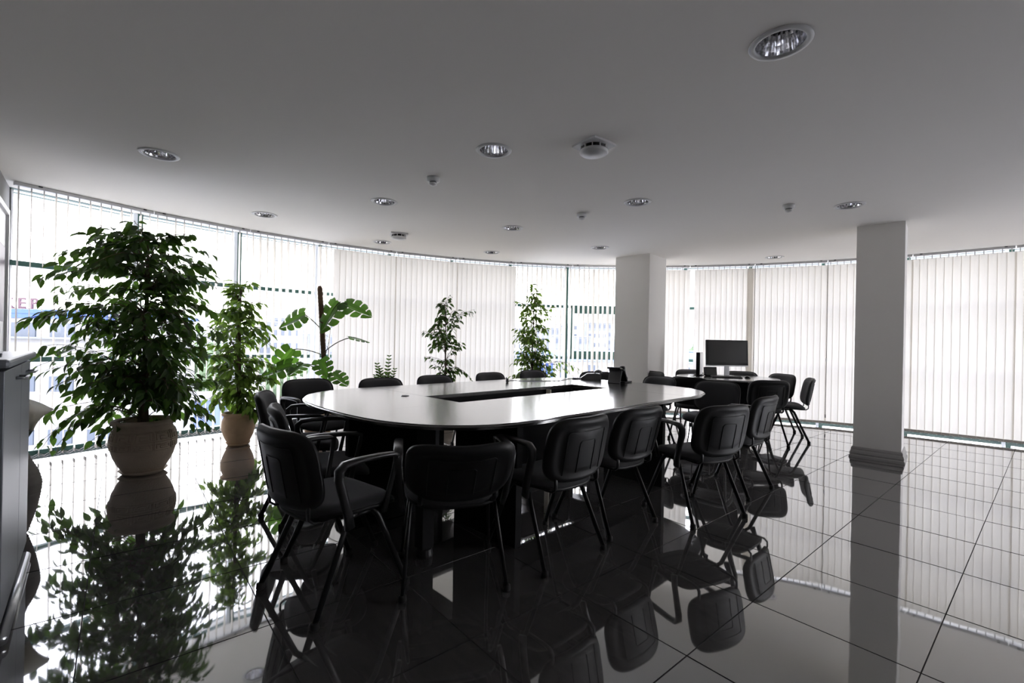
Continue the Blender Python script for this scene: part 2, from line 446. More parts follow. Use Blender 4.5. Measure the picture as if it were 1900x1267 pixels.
# ---- vertical blinds, one per facet except the unseen ones added for light
ZB, ZT = 0.035, 2.490
SW = 0.0915
def slat_mesh():
    bm = B(); rows = [ZB, 0.6, 1.3, 2.0, ZT]; cols = (-1, -0.5, 0, 0.5, 1)
    g = [[bm.verts.new((c * SW / 2, 0.003 * (1 - c * c), z)) for c in cols] for z in rows]
    for r0, r1 in zip(g, g[1:]):
        for c in range(len(cols) - 1): bm.faces.new((r0[c], r0[c + 1], r1[c + 1], r1[c]))
    me = bpy.data.meshes.new('slat'); bm.to_mesh(me); bm.free(); me.materials.append(M['slat'])
    for p in me.polygons: p.use_smooth = True
    return me
SLAT = slat_mesh()
bm = B(); box(bm, (0, 0.0015, ZB + 0.018), (SW - 0.006, 0.0045, 0.034))
WEIGHT = bpy.data.meshes.new('weight_pocket'); bm.to_mesh(WEIGHT); bm.free(); WEIGHT.materials.append(M['weight'])
NS = 12
# per facet: open angle offset (deg, relative to perpendicular) or None when closed, plus label
BL = {
 0: (9, 'open cream vertical blind beside the left wall, behind the left branches of the large ficus'),
 1: (7, 'open cream vertical blind directly behind the trunk and crown of the large ficus'),
 2: (-8, 'open cream vertical blind between the large ficus and the moss pole of the monstera'),
 3: (None, 'closed cream vertical blind just right of the moss pole, first slat turned open'),
 4: (None, 'closed cream vertical blind behind the small low plant with feathery leaves'),
 5: (None, 'closed cream vertical blind behind the middle slender ficus'),
 6: (-10, 'open cream vertical blind behind the slender ficus on the far window'),
 7: (-18, 'open cream vertical blind in front of the opening sash, left of the far pillar'),
 8: (None, 'closed cream vertical blind mostly hidden behind the far white pillar'),
 9: (None, 'cream vertical blind behind the monitor, with a bright gap and uneven tan overlaps'),
 10: (None, 'closed cream vertical blind just right of the monitor, behind the two side chairs'),
 11: (None, 'closed cream vertical blind hidden partly by the left side of the near pillar'),
 12: (None, 'closed cream vertical blind just right of the near pillar'),
 13: (None, 'closed cream vertical blind at the right edge of the photo'),
 14: (None, 'closed cream vertical blind just past the right photo edge'),
}
for k in range(NB):
    a0, a1 = ANG[k] + 0.3, ANG[k + 1] + 0.3; mid = (a0 + a1) / 2
    op, lab = BL[k]
    c0 = P(RB, mid); root = thing('vertical_blind', lab, 'window blind', (c0.x, c0.y, 0), -R(mid), 'cream vertical blinds round the curved window')
    half = RB * math.tan(R(AST / 2))
    ex0 = 0.085 if k == 0 else 0.0
    bm = B(); box(bm, (-ex0 / 2, 0, HC - 0.017), (2 * half - 0.012 + ex0, 0.042, 0.032), bev=0.004); obj('headrail', bm, M['rail'], root)
    for sx in (-1, 1):
        bm = B(); box(bm, (sx * (half - 0.09), -0.018, HC - 0.006), (0.028, 0.02, 0.012), bev=0.002); obj('rail_clip', bm, M['bracket'], root)
    sp = (2 * half + 0.012) / NS
    hk = B(); ch = B()
    px = []
    for s in range(-1 if k == 0 else 0, NS):
        x = -half - 0.006 + sp * (s + 0.5)
        if op is not None: rz = pi / 2 - R(op) + rnd.gauss(0, 0.05)
        else: rz = -R(5.5) + rnd.gauss(0, 0.018)
        if k == 3 and s < 1: rz = pi / 2 + 0.05
        if k == 9:
            x = -half + 0.082 + (2 * half - 0.082) * (s + 0.5) / (NS - 1)
            rz = R(-4 - 9 * rnd.random())
            if s == NS - 1: x = -half + 0.082 + (2 * half - 0.082) * (NS - 1.82) / (NS - 1)
        if k == 8 and s > 7: rz = R(-10 - 12 * rnd.random())
        so = obj('slat', SLAT, None, root); so.location = (x, -0.012 if (k == 9 and s == NS - 1) else 0, 0); so.rotation_euler = (0, 0, rz)
        wo = obj('weight_pocket', WEIGHT, None, so)
        px.append((x, rz))
        box(hk, (x, 0, (HC - 0.033 + ZT) / 2), (0.010, 0.004, HC - 0.033 - ZT + 0.008))
    for sy in (-1, 1):
        pts = []
        for i, (x, rz) in enumerate(px):
            ex, ey = cos(rz) * SW * 0.45 * sy, sin(rz) * SW * 0.45 * sy
            pts.append(Vector((x + ex, ey, ZB + 0.02)))
            if i < len(px) - 1:
                x2, r2 = px[i + 1]; ex2, ey2 = cos(r2) * SW * 0.45 * sy, sin(r2) * SW * 0.45 * sy
                pts.append(Vector(((x + x2 + ex + ex2) / 2, (ey + ey2) / 2 - 0.004, ZB - 0.004)))
        sweep(ch, pts, 0.0016, n=4)
    obj('slat_hooks', hk, M['whiteplastic'], root)['kind'] = 'stuff'
    obj('bottom_chain', ch, M['chain'], root)
    if k in (10, 11):
        bm = B(); x = -half + 0.004
        sweep(bm, [(x, -0.028, HC - 0.03), (x, -0.03, 1.9), (x + 0.003, -0.03, 1.0), (x, -0.028, 0.16)], 0.0042, n=6)
        box(bm, (x, -0.028, 0.15), (0.016, 0.012, 0.05), bev=0.003)
        obj('control_cord', bm, M['cord'], root)
        bm = B(); box(bm, (x, -0.03, 1.02), (0.022, 0.015, 0.05), bev=0.003); obj('cord_clip', bm, M['whiteplastic'], root)

# ---- pillars
def pillar(name, left, width, depth, azd):
    f = az(R(azd)); s = az(R(azd - 90))           # f runs along the front face to the right, s goes back
    q = [left, left + f * width, left + f * width + s * depth, left + s * depth]
    bm = B(); prism(bm, [(p.x, p.y) for p in q], 0, HC); bmesh.ops.recalc_face_normals(bm, faces=bm.faces)
    bmesh.ops.bevel(bm, geom=[e for e in bm.edges if abs(e.verts[0].co.z - e.verts[1].co.z) > 1], offset=0.004, segments=2, affect='EDGES')
    o = struct(obj(name, bm, M['pillar']))
    prof = [(0.0, 0.115), (0.008, 0.112), (0.014, 0.095), (0.012, 0.082), (0.020, 0.066), (0.026, 0.045), (0.020, 0.030), (0.030, 0.018), (0.034, 0.0)]
    bm = B(); rings = []
    for off, z in prof:
        off += 0.001
        corners = [left - f * off - s * off, left + f * (width + off) - s * off, left + f * (width + off) + s * (depth + off), left - f * off + s * (depth + off)]
        rings.append([bm.verts.new((c.x, c.y, z)) for c in corners])
    for r0, r1 in zip(rings, rings[1:]):
        for k in range(4): bm.faces.new((r0[k], r0[(k + 1) % 4], r1[(k + 1) % 4], r1[k]))
    bmesh.ops.recalc_face_normals(bm, faces=bm.faces)
    obj('skirting', bm, M['skirting'], o)
    return o
pillar('pillar', Vector((3.83, 5.15, 0)), 0.415, 0.42, 133)
pillar('pillar', Vector((1.61, 7.27, 0)), 0.575, 0.57, 133)

# ------------------------------------------------------------------ conference table
U = Vector((0.715, 0.699, 0)).normalized(); UN = Vector((-U.y, U.x, 0))
TC = Vector((0.146, 4.199, 0)); T_RZ = math.atan2(U.y, U.x)
table = thing('conference_table', 'large black-brown conference table with rounded ends and an open slot in the middle', 'table', TC, T_RZ)
HW, SL, ED, HH = 1.105, 0.95, 0.88, 0.2275
PW = 2.7
def end_x(n): return SL + ED * max(0.0, 1 - (abs(n) / HW) ** PW) ** (1 / PW)
def end_piece(n0, n1, sgn, steps=26):
    """outline of an end between N = n0 and n1 (n0<n1) on side sgn (+1 right)"""
    pts = [(SL, n0)]
    ths = []
    # param by angle so the rounded corner is well sampled
    arc = []
    for i in range(121):
        th = -pi / 2 + pi * i / 120
        c_, s_ = abs(cos(th)) ** (2 / PW), abs(sin(th)) ** (2 / PW)
        n = HW * math.copysign(s_, th); x = SL + ED * c_
        if n0 < n < n1: arc.append((x, n))
    if n0 > -HW + 1e-6: arc = [(end_x(n0), n0)] + arc
    if n1 < HW - 1e-6: arc = arc + [(end_x(n1), n1)]
    pts = [(SL, n0)] + arc + [(SL, n1)]
    out = []
    for p in pts:
        if not out or (p[0] - out[-1][0]) ** 2 + (p[1] - out[-1][1]) ** 2 > 1e-6: out.append(p)
    if sgn < 0: out = [(-x, -n) for x, n in out]
    return out
def top_piece(poly):
    g = 0.0007
    cx_ = sum(p[0] for p in poly) / len(poly); cy_ = sum(p[1] for p in poly) / len(poly)
    bm = B(); top, lo, hi = prism(bm, poly, 0.722, 0.75)
    bmesh.ops.recalc_face_normals(bm, faces=bm.faces)
    es = [e for e in bm.edges if all(abs(v.co.z - 0.75) < 1e-5 for v in e.verts)] + [e for e in bm.edges if all(abs(v.co.z - 0.722) < 1e-5 for v in e.verts)]
    def outer(e):
        m_ = (e.verts[0].co + e.verts[1].co) / 2
        if abs(m_.x) <= SL + 1e-4: return abs(abs(m_.y) - HW) < 1e-3
        return abs(abs(m_.x) - end_x(m_.y)) < 0.02
    bmesh.ops.bevel(bm, geom=[e for e in es if outer(e)], offset=0.010, segments=3, affect='EDGES')
    for v in bm.verts:
        if v.co.z > 0.7499:
            pass
    o = obj('table_top', bm, M['tabletop'], table, smooth=False)
    # hairline seam: pull the piece in a touch around its own centre
    o.scale = (1 - g / 0.6, 1 - g / 0.6, 1); o.location = (cx_ * g / 0.6, cy_ * g / 0.6, rnd.uniform(-0.0004, 0.0004))
    return o
top_piece([(-SL, -HW), (SL, -HW), (SL, -HH), (-SL, -HH)])
top_piece([(-SL, HH), (SL, HH), (SL, HW), (-SL, HW)])
for sgn in (1, -1):
    top_piece(end_piece(-HW, HH, sgn)); top_piece(end_piece(HH, HW, sgn))
def tpart(name, c, s, m=M['panel'], bev=0.002):
    bm = B(); box(bm, c, s, bev=bev); return obj(name, bm, m, table)
for s in (-1, 1):
    tpart('apron', (0, s * (HH + 0.012), 0.60), (2 * SL - 0.05, 0.022, 0.24))
    if s > 0: tpart('apron', (SL + 0.012, 0, 0.60), (0.022, 2 * HH, 0.24))
    else: tpart('modesty_panel', (-0.2, -(HW - 0.30), 0.50), (1.55, 0.02, 0.44))
    for x in (-1.12 * s, 0.62 * s):
        tpart('leg_panel', (x, s * -0.73, 0.361), (0.05, 0.58, 0.72))
    tpart('leg_panel', (s * 1.44, s * 0.12, 0.361), (0.62, 0.05, 0.72))
    lx, ly = s * 1.58, s * 0.74
    lg = tpart('leg', (lx, ly, 0.385), (0.075, 0.075, 0.67))
    bm = B(); lathe(bm, [(0, 0), (0.046, 0), (0.050, 0.012), (0.044, 0.045), (0.036, 0.05), (0, 0.05)], 16, (lx, ly, 0)); obj('leg_foot', bm, M['plastic'], lg)
bm = B(); lathe(bm, [(0.0, 0.7512), (0.030, 0.7512), (0.034, 0.754), (0.026, 0.757), (0, 0.757)], 20, (-1.06, -0.02 + 0.36, 0)); obj('cable_grommet', bm, M['silver'], table, True)
bm = B(); sweep(bm, [(0.52, 0.19, 0.0), (0.52, 0.19, 0.722)], (0.028, 0.012), n=8, power=5); obj('cable_duct', bm, M['cream'], table)

# ------------------------------------------------------------------ chairs
PIV = Vector((0, -0.250, 0.455)); LEAN = R(11)
def pillow(bm, hw, hh, f_front, f_back, nx=12, ny=10, pw=4.0, mapf=None):
    """closed slab over a rounded rectangle; f_* give the depth of both faces, mapf turns (x, y, d) into 3D"""
    def grid(fd):
        g = []
        for j in range(ny + 1):
            row = []
            for i in range(nx + 1):
                a = -1 + 2 * i / nx; b = -1 + 2 * j / ny
                a = math.copysign(abs(a) ** 0.8, a); b = math.copysign(abs(b) ** 0.8, b)
                m_ = max(abs(a), abs(b))
                k = 1.0
                if m_ > 1e-6:
                    l = (abs(a) ** pw + abs(b) ** pw) ** (1 / pw); k = m_ / l
                x, y = a * k * hw, b * k * hh
                row.append(bm.verts.new(mapf(x, y, fd(x / hw, y / hh, m_))))
            g.append(row)
        return g
    g1, g2 = grid(f_front), grid(f_back)
    for j in range(ny):
        for i in range(nx):
            bm.faces.new((g1[j][i], g1[j][i + 1], g1[j + 1][i + 1], g1[j + 1][i]))
            bm.faces.new((g2[j][i], g2[j + 1][i], g2[j + 1][i + 1], g2[j][i + 1]))
    bor = [(0, i) for i in range(nx)] + [(j, nx) for j in range(ny)] + [(ny, nx - i) for i in range(nx)] + [(ny - j, 0) for j in range(ny)]
    for q in range(len(bor)):
        (j0, i0), (j1, i1) = bor[q], bor[(q + 1) % len(bor)]
        bm.faces.new((g1[j0][i0], g2[j0][i0], g2[j1][i1], g1[j1][i1]))
    bmesh.ops.recalc_face_normals(bm, faces=bm.faces)
ROTL = Matrix.Rotation(LEAN, 3, 'X')
def backmap(x, y, d):
    # local: x across, y up (0 = centre of back), d forward; returns coordinates about the pivot
    curve = 0.052 * (x / 0.24) ** 2
    v = Vector((x, d + curve, y + 0.180))
    return ROTL @ v
def mk(name, bm, m, smooth=True):
    me = bpy.data.meshes.new(name); bm.normal_update(); bm.to_mesh(me); bm.free(); me.materials.append(m)
    if smooth:
        for p in me.polygons: p.use_smooth = True
    return me
def clampf(v): return max(0.0, min(1.0, v))
CH = {}
bm = B(); pillow(bm, 0.236, 0.170, lambda x, y, m_: 0.036 - 0.030 * clampf((m_ - 0.72) / 0.28) ** 2, lambda x, y, m_: -0.002, mapf=backmap)
CH['backrest'] = mk('backrest', bm, M['fabric'])
def shellback(x, y, m_):
    d = -0.020
    if m_ > 0.97: d = -0.010
    elif m_ > 0.80: d = -0.026
    elif m_ > 0.72: d = -0.017
    elif abs(x) < 0.60 and y < 0.62: d = -0.024
    return d
bm = B(); pillow(bm, 0.248, 0.180, lambda x, y, m_: 0.004, shellback, nx=20, ny=18, mapf=backmap)
for hw_, top_, bot_, rr in ((0.062, 0.055, -0.12, 0.0028), (0.150, 0.108, -0.13, 0.0024)):
    pts = [backmap(-hw_, bot_, -0.025), backmap(-hw_, top_ - 0.012, -0.025), backmap(-hw_ + 0.010, top_, -0.025)]
    pts += [backmap(-hw_ + 0.01 + (2 * hw_ - 0.02) * q / 6, top_, -0.025) for q in range(1, 6)]
    pts += [backmap(hw_ - 0.010, top_, -0.025), backmap(hw_, top_ - 0.012, -0.025), backmap(hw_, bot_, -0.025)]
    sweep(bm, pts, rr, n=6)
CH['back_shell'] = mk('back_shell', bm, M['plastic'])
def seatmap(x, y, d):
    drop = 0.030 * clampf((y - 0.10) / 0.13) ** 2 + 0.012 * clampf((-y - 0.14) / 0.08)
    dish = 0.010 * (1 - (x / 0.24) ** 2)
    return Vector((x * (1.0 + 0.10 * y / 0.2 * 0.5), y - 0.005, 0.455 + d - drop - dish))
bm = B(); pillow(bm, 0.238, 0.222, lambda x, y, m_: 0.018 - 0.026 * clampf((m_ - 0.8) / 0.2) ** 2, lambda x, y, m_: -0.020, pw=3.4, mapf=seatmap)
CH['seat'] = mk('seat', bm, M['fabric'])
bm = B(); pillow(bm, 0.240, 0.224, lambda x, y, m_: -0.016, lambda x, y, m_: -0.032 - 0.018 * clampf((0.85 - m_) / 0.3), pw=3.4, mapf=seatmap)
CH['seat_shell'] = mk('seat_shell', bm, M['plastic'])
for side, s in (('l', -1), ('r', 1)):
    bm = B(); sweep(bm, [(s * 0.205, -0.03, 0.408), (s * 0.207, -0.055, 0.405), (s * 0.212, -0.085, 0.375), (s * 0.245, -0.243, 0.022)], (0.0095, 0.015), n=8)
    CH['rear' + side] = mk('leg', bm, M['tube'])
    bm = B(); sweep(bm, [(s * 0.205, 0.03, 0.408), (s * 0.207, 0.055, 0.405), (s * 0.212, 0.08, 0.375), (s * 0.245, 0.222, 0.022)], (0.0095, 0.015), n=8)
    CH['front' + side] = mk('leg', bm, M['tube'])
    for nm, y in (('rear', -0.246), ('front', 0.225)):
        bm = B(); lathe(bm, [(0, 0), (0.017, 0.0), (0.020, 0.004), (0.018, 0.026), (0.012, 0.030), (0, 0.030)], 10, (s * 0.2455, y, 0)); CH['cap' + nm + side] = mk('foot_cap', bm, M['rubber'])
    bm = B(); sweep(bm, [(s * 0.165, -0.05, 0.412), (s * 0.168, -0.17, 0.408), (s * 0.172, -0.222, 0.412), (s * 0.175, -0.244, 0.430), (s * 0.176, -0.246, 0.465), (s * 0.174, -0.238, 0.52)], (0.011, 0.006), n=8, power=3)
    for v in bm.verts: v.co -= PIV
    CH['bracket' + side] = mk('back_bracket', bm, M['tube'])
    bm = B()
    pts = [(s * 0.250, -0.095, 0.372), (s * 0.262, -0.110, 0.43), (s * 0.272, -0.140, 0.52), (s * 0.276, -0.166, 0.600), (s * 0.276, -0.166, 0.638), (s * 0.276, -0.142, 0.662),
           (s * 0.276, -0.08, 0.670), (s * 0.274, 0.04, 0.670), (s * 0.272, 0.110, 0.666), (s * 0.271, 0.134, 0.656), (s * 0.270, 0.132, 0.636), (s * 0.266, 0.122, 0.58), (s * 0.256, 0.098, 0.47), (s * 0.246, 0.085, 0.395)]
    sz = [(0.012, 0.024), (0.014, 0.020), (0.016, 0.018), (0.020, 0.018), (0.023, 0.017), (0.024, 0.014), (0.024, 0.012), (0.024, 0.012), (0.022, 0.011), (0.018, 0.010), (0.013, 0.010), (0.010, 0.010), (0.009, 0.012), (0.010, 0.016)]
    sweep(bm, pts, sz, n=10, power=3.5, up=Vector((0, 1, 0)))
    CH['arm' + side] = mk('armrest', bm, M['armplastic'])
bm = B()
for s in (-1, 1): sweep(bm, [(s * 0.205, -0.055, 0.405), (s * 0.205, 0.055, 0.405)], 0.010, n=8)
for y in (-0.05, 0.05): sweep(bm, [(-0.205, y, 0.404), (0.205, y, 0.404)], 0.009, n=8)
CH['under_frame'] = mk('under_frame', bm, M['tube'])

def build_chair(arms):
    root = thing('conference_chair', 'black conference chair', 'chair')
    obj('seat', CH['seat'], None, root); obj('seat_shell', CH['seat_shell'], None, root)
    b = obj('backrest', CH['backrest'], None, root); b.location = PIV
    obj('back_shell', CH['back_shell'], None, b)
    for s in 'lr':
        obj('back_bracket', CH['bracket' + s], None, root).location = PIV
        for nm in ('rear', 'front'):
            l = obj('leg', CH[nm + s], None, root); obj('foot_cap', CH['cap' + nm + s], None, l)
        if arms: obj('armrest', CH['arm' + s], None, root)
    obj('under_frame', CH['under_frame'], None, root)
    return root
def copy_tree(o, parent=None):
    c = o.copy(); COL.objects.link(c); c.parent = parent
    for ch in o.children: copy_tree(ch, c)
    return c
PROTO = {}
def chair(x, y, a, arms, label, group, tilt=0.0):
    if arms in PROTO: r = copy_tree(PROTO[arms])
    else: r = PROTO[arms] = build_chair(arms)
    r.location = (x, y, 0); r.rotation_euler = (0, 0, -R(a)); r['label'] = label; r['group'] = group
    for c in r.children:
        if c.name.startswith('backrest') or c.name.startswith('back_bracket'): c.rotation_euler = (R(tilt), 0, 0)
    return r
G1, G2 = 'black chairs round the conference table', 'black chairs round the round table'
# x, y, azimuth the sitter faces, arms, label
chair(-0.83, 2.24, 38, True, 'black armchair nearest the left table end, turned so its right armrest points at the table', G1)
chair(-1.09, 2.79, 62, True, 'black armchair at the left table end, second one behind the nearest left armchair', G1)
chair(-1.49, 3.38, 72, True, 'black armchair at the left table end, farthest of the three overlapping ones', G1)
chair(-1.73, 4.21, 130, True, 'black armchair facing the camera at the far left table corner, under the monstera', G1)
chair(-0.30, 2.41, -14, True, 'black armchair seen squarely from behind in the foreground, its back leaning low', G1, 24)
chair(0.21, 2.71, -42, True, 'black armchair seen from behind at the near table side, second from the foreground chair', G1)
chair(0.65, 3.16, -40, False, 'black armless chair pushed in at the near table side, third along', G1, 3)
chair(1.33, 3.35, -25, True, 'black armchair standing clear of the near table side, with sharp chair reflection in the floor', G1)
chair(1.88, 3.93, -42, True, 'black armchair turned edge on between the last near-side chair and the near pillar', G1)
chair(2.13, 4.96, -138, False, 'black armless chair facing the right table end with its seat toward the camera', G1)
chair(-1.13, 4.47, 135, False, 'black chair behind the far table side, leftmost there, in front of the small low plant', G1)
chair(-0.67, 4.99, 135, False, 'black chair behind the far table side, in front of the middle slender ficus', G1)
chair(-0.08, 5.62, 135, False, 'black chair behind the far table side, in front of the gap between the slender ficuses', G1)
chair(0.47, 6.29, 140, False, 'black chair behind the far table side, in front of the far slender ficus', G1)
chair(1.15, 6.15, -170, False, 'black chair behind the grey table phone, only its back top showing', G1)
chair(1.85, 6.70, -112, False, 'black chair right of the desk phone, against the far pillar', G1)
chair(1.64, 5.62, -124, False, 'black chair at the right table end, its curved back just above the table edge', G1)
chair(3.08, 5.75, 0, False, 'black chair with its back to the camera at the near side of the round table', G2)
chair(2.39, 5.98, 38, False, 'black chair at the left side of the round table, behind the right table end', G2)
chair(3.62, 6.10, -66, False, 'black chair seen in profile at the right of the round table, nearest the pillar', G2)
chair(3.73, 6.71, -105, False, 'black chair with purplish back at the far right side of the round table', G2)
chair(2.93, 7.23, 172, False, 'black chair behind the round table, left of the monitor', G2)
chair(3.53, 7.03, -160, False, 'black chair behind the round table, below the right half of the monitor', G2)

# ------------------------------------------------------------------ round table with computer
RT = Vector((3.15, 6.75, 0)); RR = 0.69
rt = thing('round_table', 'round black-brown table with panel base holding the computer', 'table', RT, R(20))
bm = B(); lathe(bm, [(0, 0.722), (RR - 0.012, 0.722), (RR - 0.003, 0.725), (RR, 0.735), (RR - 0.003, 0.746), (RR - 0.012, 0.75), (0, 0.75)], 64); obj('table_top', bm, M['tabletop'], rt)
for r_ in (0, pi / 2):
    bm = B(); box(bm, (0, 0, 0.361), (0.78, 0.04, 0.72), Matrix.Rotation(r_, 3, 'Z'), bev=0.003); obj('leg_panel', bm, M['panel'], rt)
mo = thing('monitor', 'black flat monitor with silver lower edge standing on the round table', 'monitor', (3.17, 6.78, 0.75), R(4))
tl = Matrix.Rotation(R(-4), 3, 'X')
bm = B(); box(bm, (0, 0.015, 0.355), (0.64, 0.028, 0.37), tl, bev=0.005); obj('housing', bm, M['blackgloss'], mo)
bm = B(); box(bm, (0, -0.0015, 0.366), (0.585, 0.004, 0.315), tl); obj('screen', bm, M['screen'], mo)
bm = B(); box(bm, (0, 0.001, 0.162), (0.642, 0.034, 0.016), tl, bev=0.004); obj('silver_edge', bm, M['silver'], mo)
bm = B(); box(bm, (0.02, -0.001, 0.535), (0.03, 0.012, 0.012), tl, bev=0.003); obj('webcam', bm, M['blackgloss'], mo)
bm = B(); box(bm, (0.03, 0.06, 0.12), (0.075, 0.018, 0.21), bev=0.004); box(bm, (0.03, 0.05, 0.008), (0.22, 0.18, 0.014), bev=0.004); obj('stand', bm, M['silver'], mo)
bm = B(); box(bm, (0.27, -0.004, 0.315), (0.006, 0.002, 0.004)); obj('power_light', bm, mat('red_power_light', (0.5, 0.05, 0.06), 0.4), mo)
pc = thing('desktop_computer', 'slim upright black computer case with grey side standing left of the monitor', 'computer', (2.845, 6.98, 0.75), R(-31))
bm = B(); box(bm, (0, 0, 0.18), (0.05, 0.30, 0.34), bev=0.006); obj('case', bm, M['blackgloss'], pc)
bm = B(); box(bm, (0.028, -0.02, 0.18), (0.008, 0.25, 0.32), bev=0.002); obj('side_panel', bm, M['silver'], pc)
bm = B(); box(bm, (0, 0, 0.006), (0.11, 0.2, 0.012), bev=0.003); obj('stand', bm, M['plastic'], pc)
dk = thing('docking_box', 'black glossy box under the left half of the monitor', 'dock', (2.99, 6.93, 0.75), R(6))
bm = B(); box(bm, (0, 0, 0.07), (0.18, 0.06, 0.125), Matrix.Rotation(R(-8), 3, 'X'), bev=0.006); obj('case', bm, M['blackgloss'], dk)
bm = B(); box(bm, (0, 0, 0.006), (0.12, 0.10, 0.012), bev=0.003); obj('foot', bm, M['plastic'], dk)
kb = thing('keyboard', 'black keyboard lying in front of the monitor stand', 'keyboard', (3.07, 6.58, 0.7505), R(-12))
bm = B(); box(bm, (0, 0, 0.010), (0.40, 0.14, 0.014), Matrix.Rotation(R(5), 3, 'X'), bev=0.004); obj('base', bm, M['plastic'], kb)
bm = B()
for r_ in range(5):
    for c_ in range(14): box(bm, (-0.18 + c_ * 0.0277, -0.05 + r_ * 0.025, 0.0195 + 0.0022 * (r_ - 2)), (0.021, 0.019, 0.007))
obj('keys', bm, M['greyphone'], kb)['kind'] = 'stuff'
mz = thing('computer_mouse', 'small black mouse right of the keyboard', 'mouse', (3.36, 6.56, 0.7505), R(10))
bm = B(); bmesh.ops.create_uvsphere(bm, u_segments=16, v_segments=10, radius=1); bmesh.ops.scale(bm, vec=(0.031, 0.053, 0.030), verts=bm.verts)
for v in bm.verts: v.co.z = max(v.co.z, 0.0)
obj('body', bm, M['blackgloss'], mz, True)
bm = B(); box(bm, (0, 0.025, 0.027), (0.006, 0.018, 0.008), bev=0.002); obj('scroll_wheel', bm, M['greyphone'], mz)
bm = B(); sweep(bm, [(2.60, 6.72, 0.753), (2.68, 6.76, 0.756), (2.72, 6.84, 0.775), (2.78, 6.92, 0.760), (2.83, 7.06, 0.755)], 0.005, n=6)
tag(obj('monitor_cable', bm, M['plastic'], None, True), 'black cable looping at the left edge of the round table', 'cable')

# ------------------------------------------------------------------ phones and cable on the conference table
ph = thing('conference_phone', 'grey wedge shaped table phone lying left of the black desk phone', 'telephone', (0.99, 5.74, 0.75), R(-8))
bm = B()
prof = [(-0.125, 0.0), (0.125, 0.0), (0.125, 0.075), (0.06, 0.082), (-0.045, 0.078), (-0.13, 0.018)]
lo = [bm.verts.new((x, -0.07, z)) for x, z in prof]; hi = [bm.verts.new((x, 0.07, z)) for x, z in prof]
for k in range(6): bm.faces.new((lo[k], lo[(k + 1) % 6], hi[(k + 1) % 6], hi[k]))
bm.faces.new(lo); bm.faces.new(hi[::-1]); bmesh.ops.recalc_face_normals(bm, faces=bm.faces)
bmesh.ops.bevel(bm, geom=list(bm.edges), offset=0.005, segments=2, affect='EDGES'); obj('body', bm, M['greyphone'], ph)
bm = B(); sweep(bm, [(0.045, 0.0, 0.088), (0.06, 0, 0.108), (0.09, 0, 0.118), (0.118, 0, 0.105), (0.125, 0, 0.08)], [(0.055, 0.014)] * 5, n=10, power=3); obj('handset', bm, mat('pale_grey_plastic', (0.32, 0.32, 0.32), 0.3), ph, True)
bm = B()
for r_ in range(4):
    for c_ in range(3): box(bm, (-0.02 - 0.022 * c_, -0.035 + 0.022 * r_, 0.073 - 0.013 * c_), (0.014, 0.014, 0.012))
obj('keys', bm, M['plastic'], ph)['kind'] = 'stuff'
bm = B(); box(bm, (-0.175, 0.0, 0.010), (0.10, 0.05, 0.016), bev=0.004); obj('plug_block', bm, M['greyphone'], ph)
dp = thing('desk_phone', 'black desk phone on a tilted stand with a flip screen, back towards the camera', 'telephone', (1.22, 5.33, 0.75), R(55))
rt_ = Matrix.Rotation(R(28), 3, 'Y')
bm = B(); box(bm, (-0.055, 0, 0.075), (0.012, 0.15, 0.16), Matrix.Rotation(R(22), 3, 'Y'), bev=0.004); obj('stand_plate', bm, M['darkgrey'], dp)
bm = B(); box(bm, (0.045, 0, 0.085), (0.03, 0.19, 0.185), Matrix.Rotation(R(-34), 3, 'Y'), bev=0.008); obj('body', bm, M['blackgloss'], dp)
bm = B(); box(bm, (-0.058, 0, 0.168), (0.085, 0.16, 0.020), Matrix.Rotation(R(12), 3, 'Y'), bev=0.005); obj('flip_screen', bm, M['blackgloss'], dp)
bm = B()
pts = [(0.012, -0.055, 0.175), (0.035, -0.055, 0.178), (0.065, -0.055, 0.135), (0.095, -0.055, 0.09), (0.120, -0.055, 0.05), (0.128, -0.055, 0.028)]
sweep(bm, pts, [(0.026, 0.02), (0.028, 0.024), (0.022, 0.014), (0.022, 0.014), (0.028, 0.024), (0.026, 0.02)], n=10, power=3); obj('handset', bm, M['blackgloss'], dp, True)
bm = B(); box(bm, (0.10, -0.02, 0.010), (0.22, 0.17, 0.016), bev=0.005); obj('base', bm, M['plastic'], dp)
bm = B(); box(bm, (-0.055, -0.03, 0.006), (0.06, 0.05, 0.010), bev=0.003); obj('front_foot', bm, M['whiteplastic'], dp)
bm = B()
pts = []
for i in range(60):
    t = i / 59; pts.append((0.13 + 0.16 * t + 0.006 * cos(i * 1.7), 0.06 + 0.10 * t + 0.006 * sin(i * 1.7), 0.014))
sweep(bm, pts, 0.003, n=5); obj('coil_cord', bm, M['plastic'], dp, True)
bm = B()
cp = [(-0.045, 5.14), (-0.02, 5.33), (0.05, 5.34), (0.146, 5.30), (0.30, 5.33), (0.45, 5.38), (0.56, 5.42), (0.66, 5.62), (0.74, 5.83), (0.82, 5.80)]
sweep(bm, [(x, y, 0.7545) for x, y in cp], 0.0035, n=6)
tag(obj('phone_cable', bm, M['greyphone'], None, True), 'thin grey cable winding across the far side of the table top', 'cable')
pl = thing('cable_plug', 'small black plug at the cable end on the far table side', 'plug', (-0.045, 5.11, 0.75), R(30))
bm = B(); box(bm, (0, 0, 0.022), (0.022, 0.03, 0.042), bev=0.004); obj('body', bm, M['plastic'], pl)
bm = B(); sweep(bm, [(0, 0.0, 0.042), (0, 0.018, 0.052), (0, 0.035, 0.040)], 0.005, n=6); obj('strain_relief', bm, M['plastic'], pl, True)

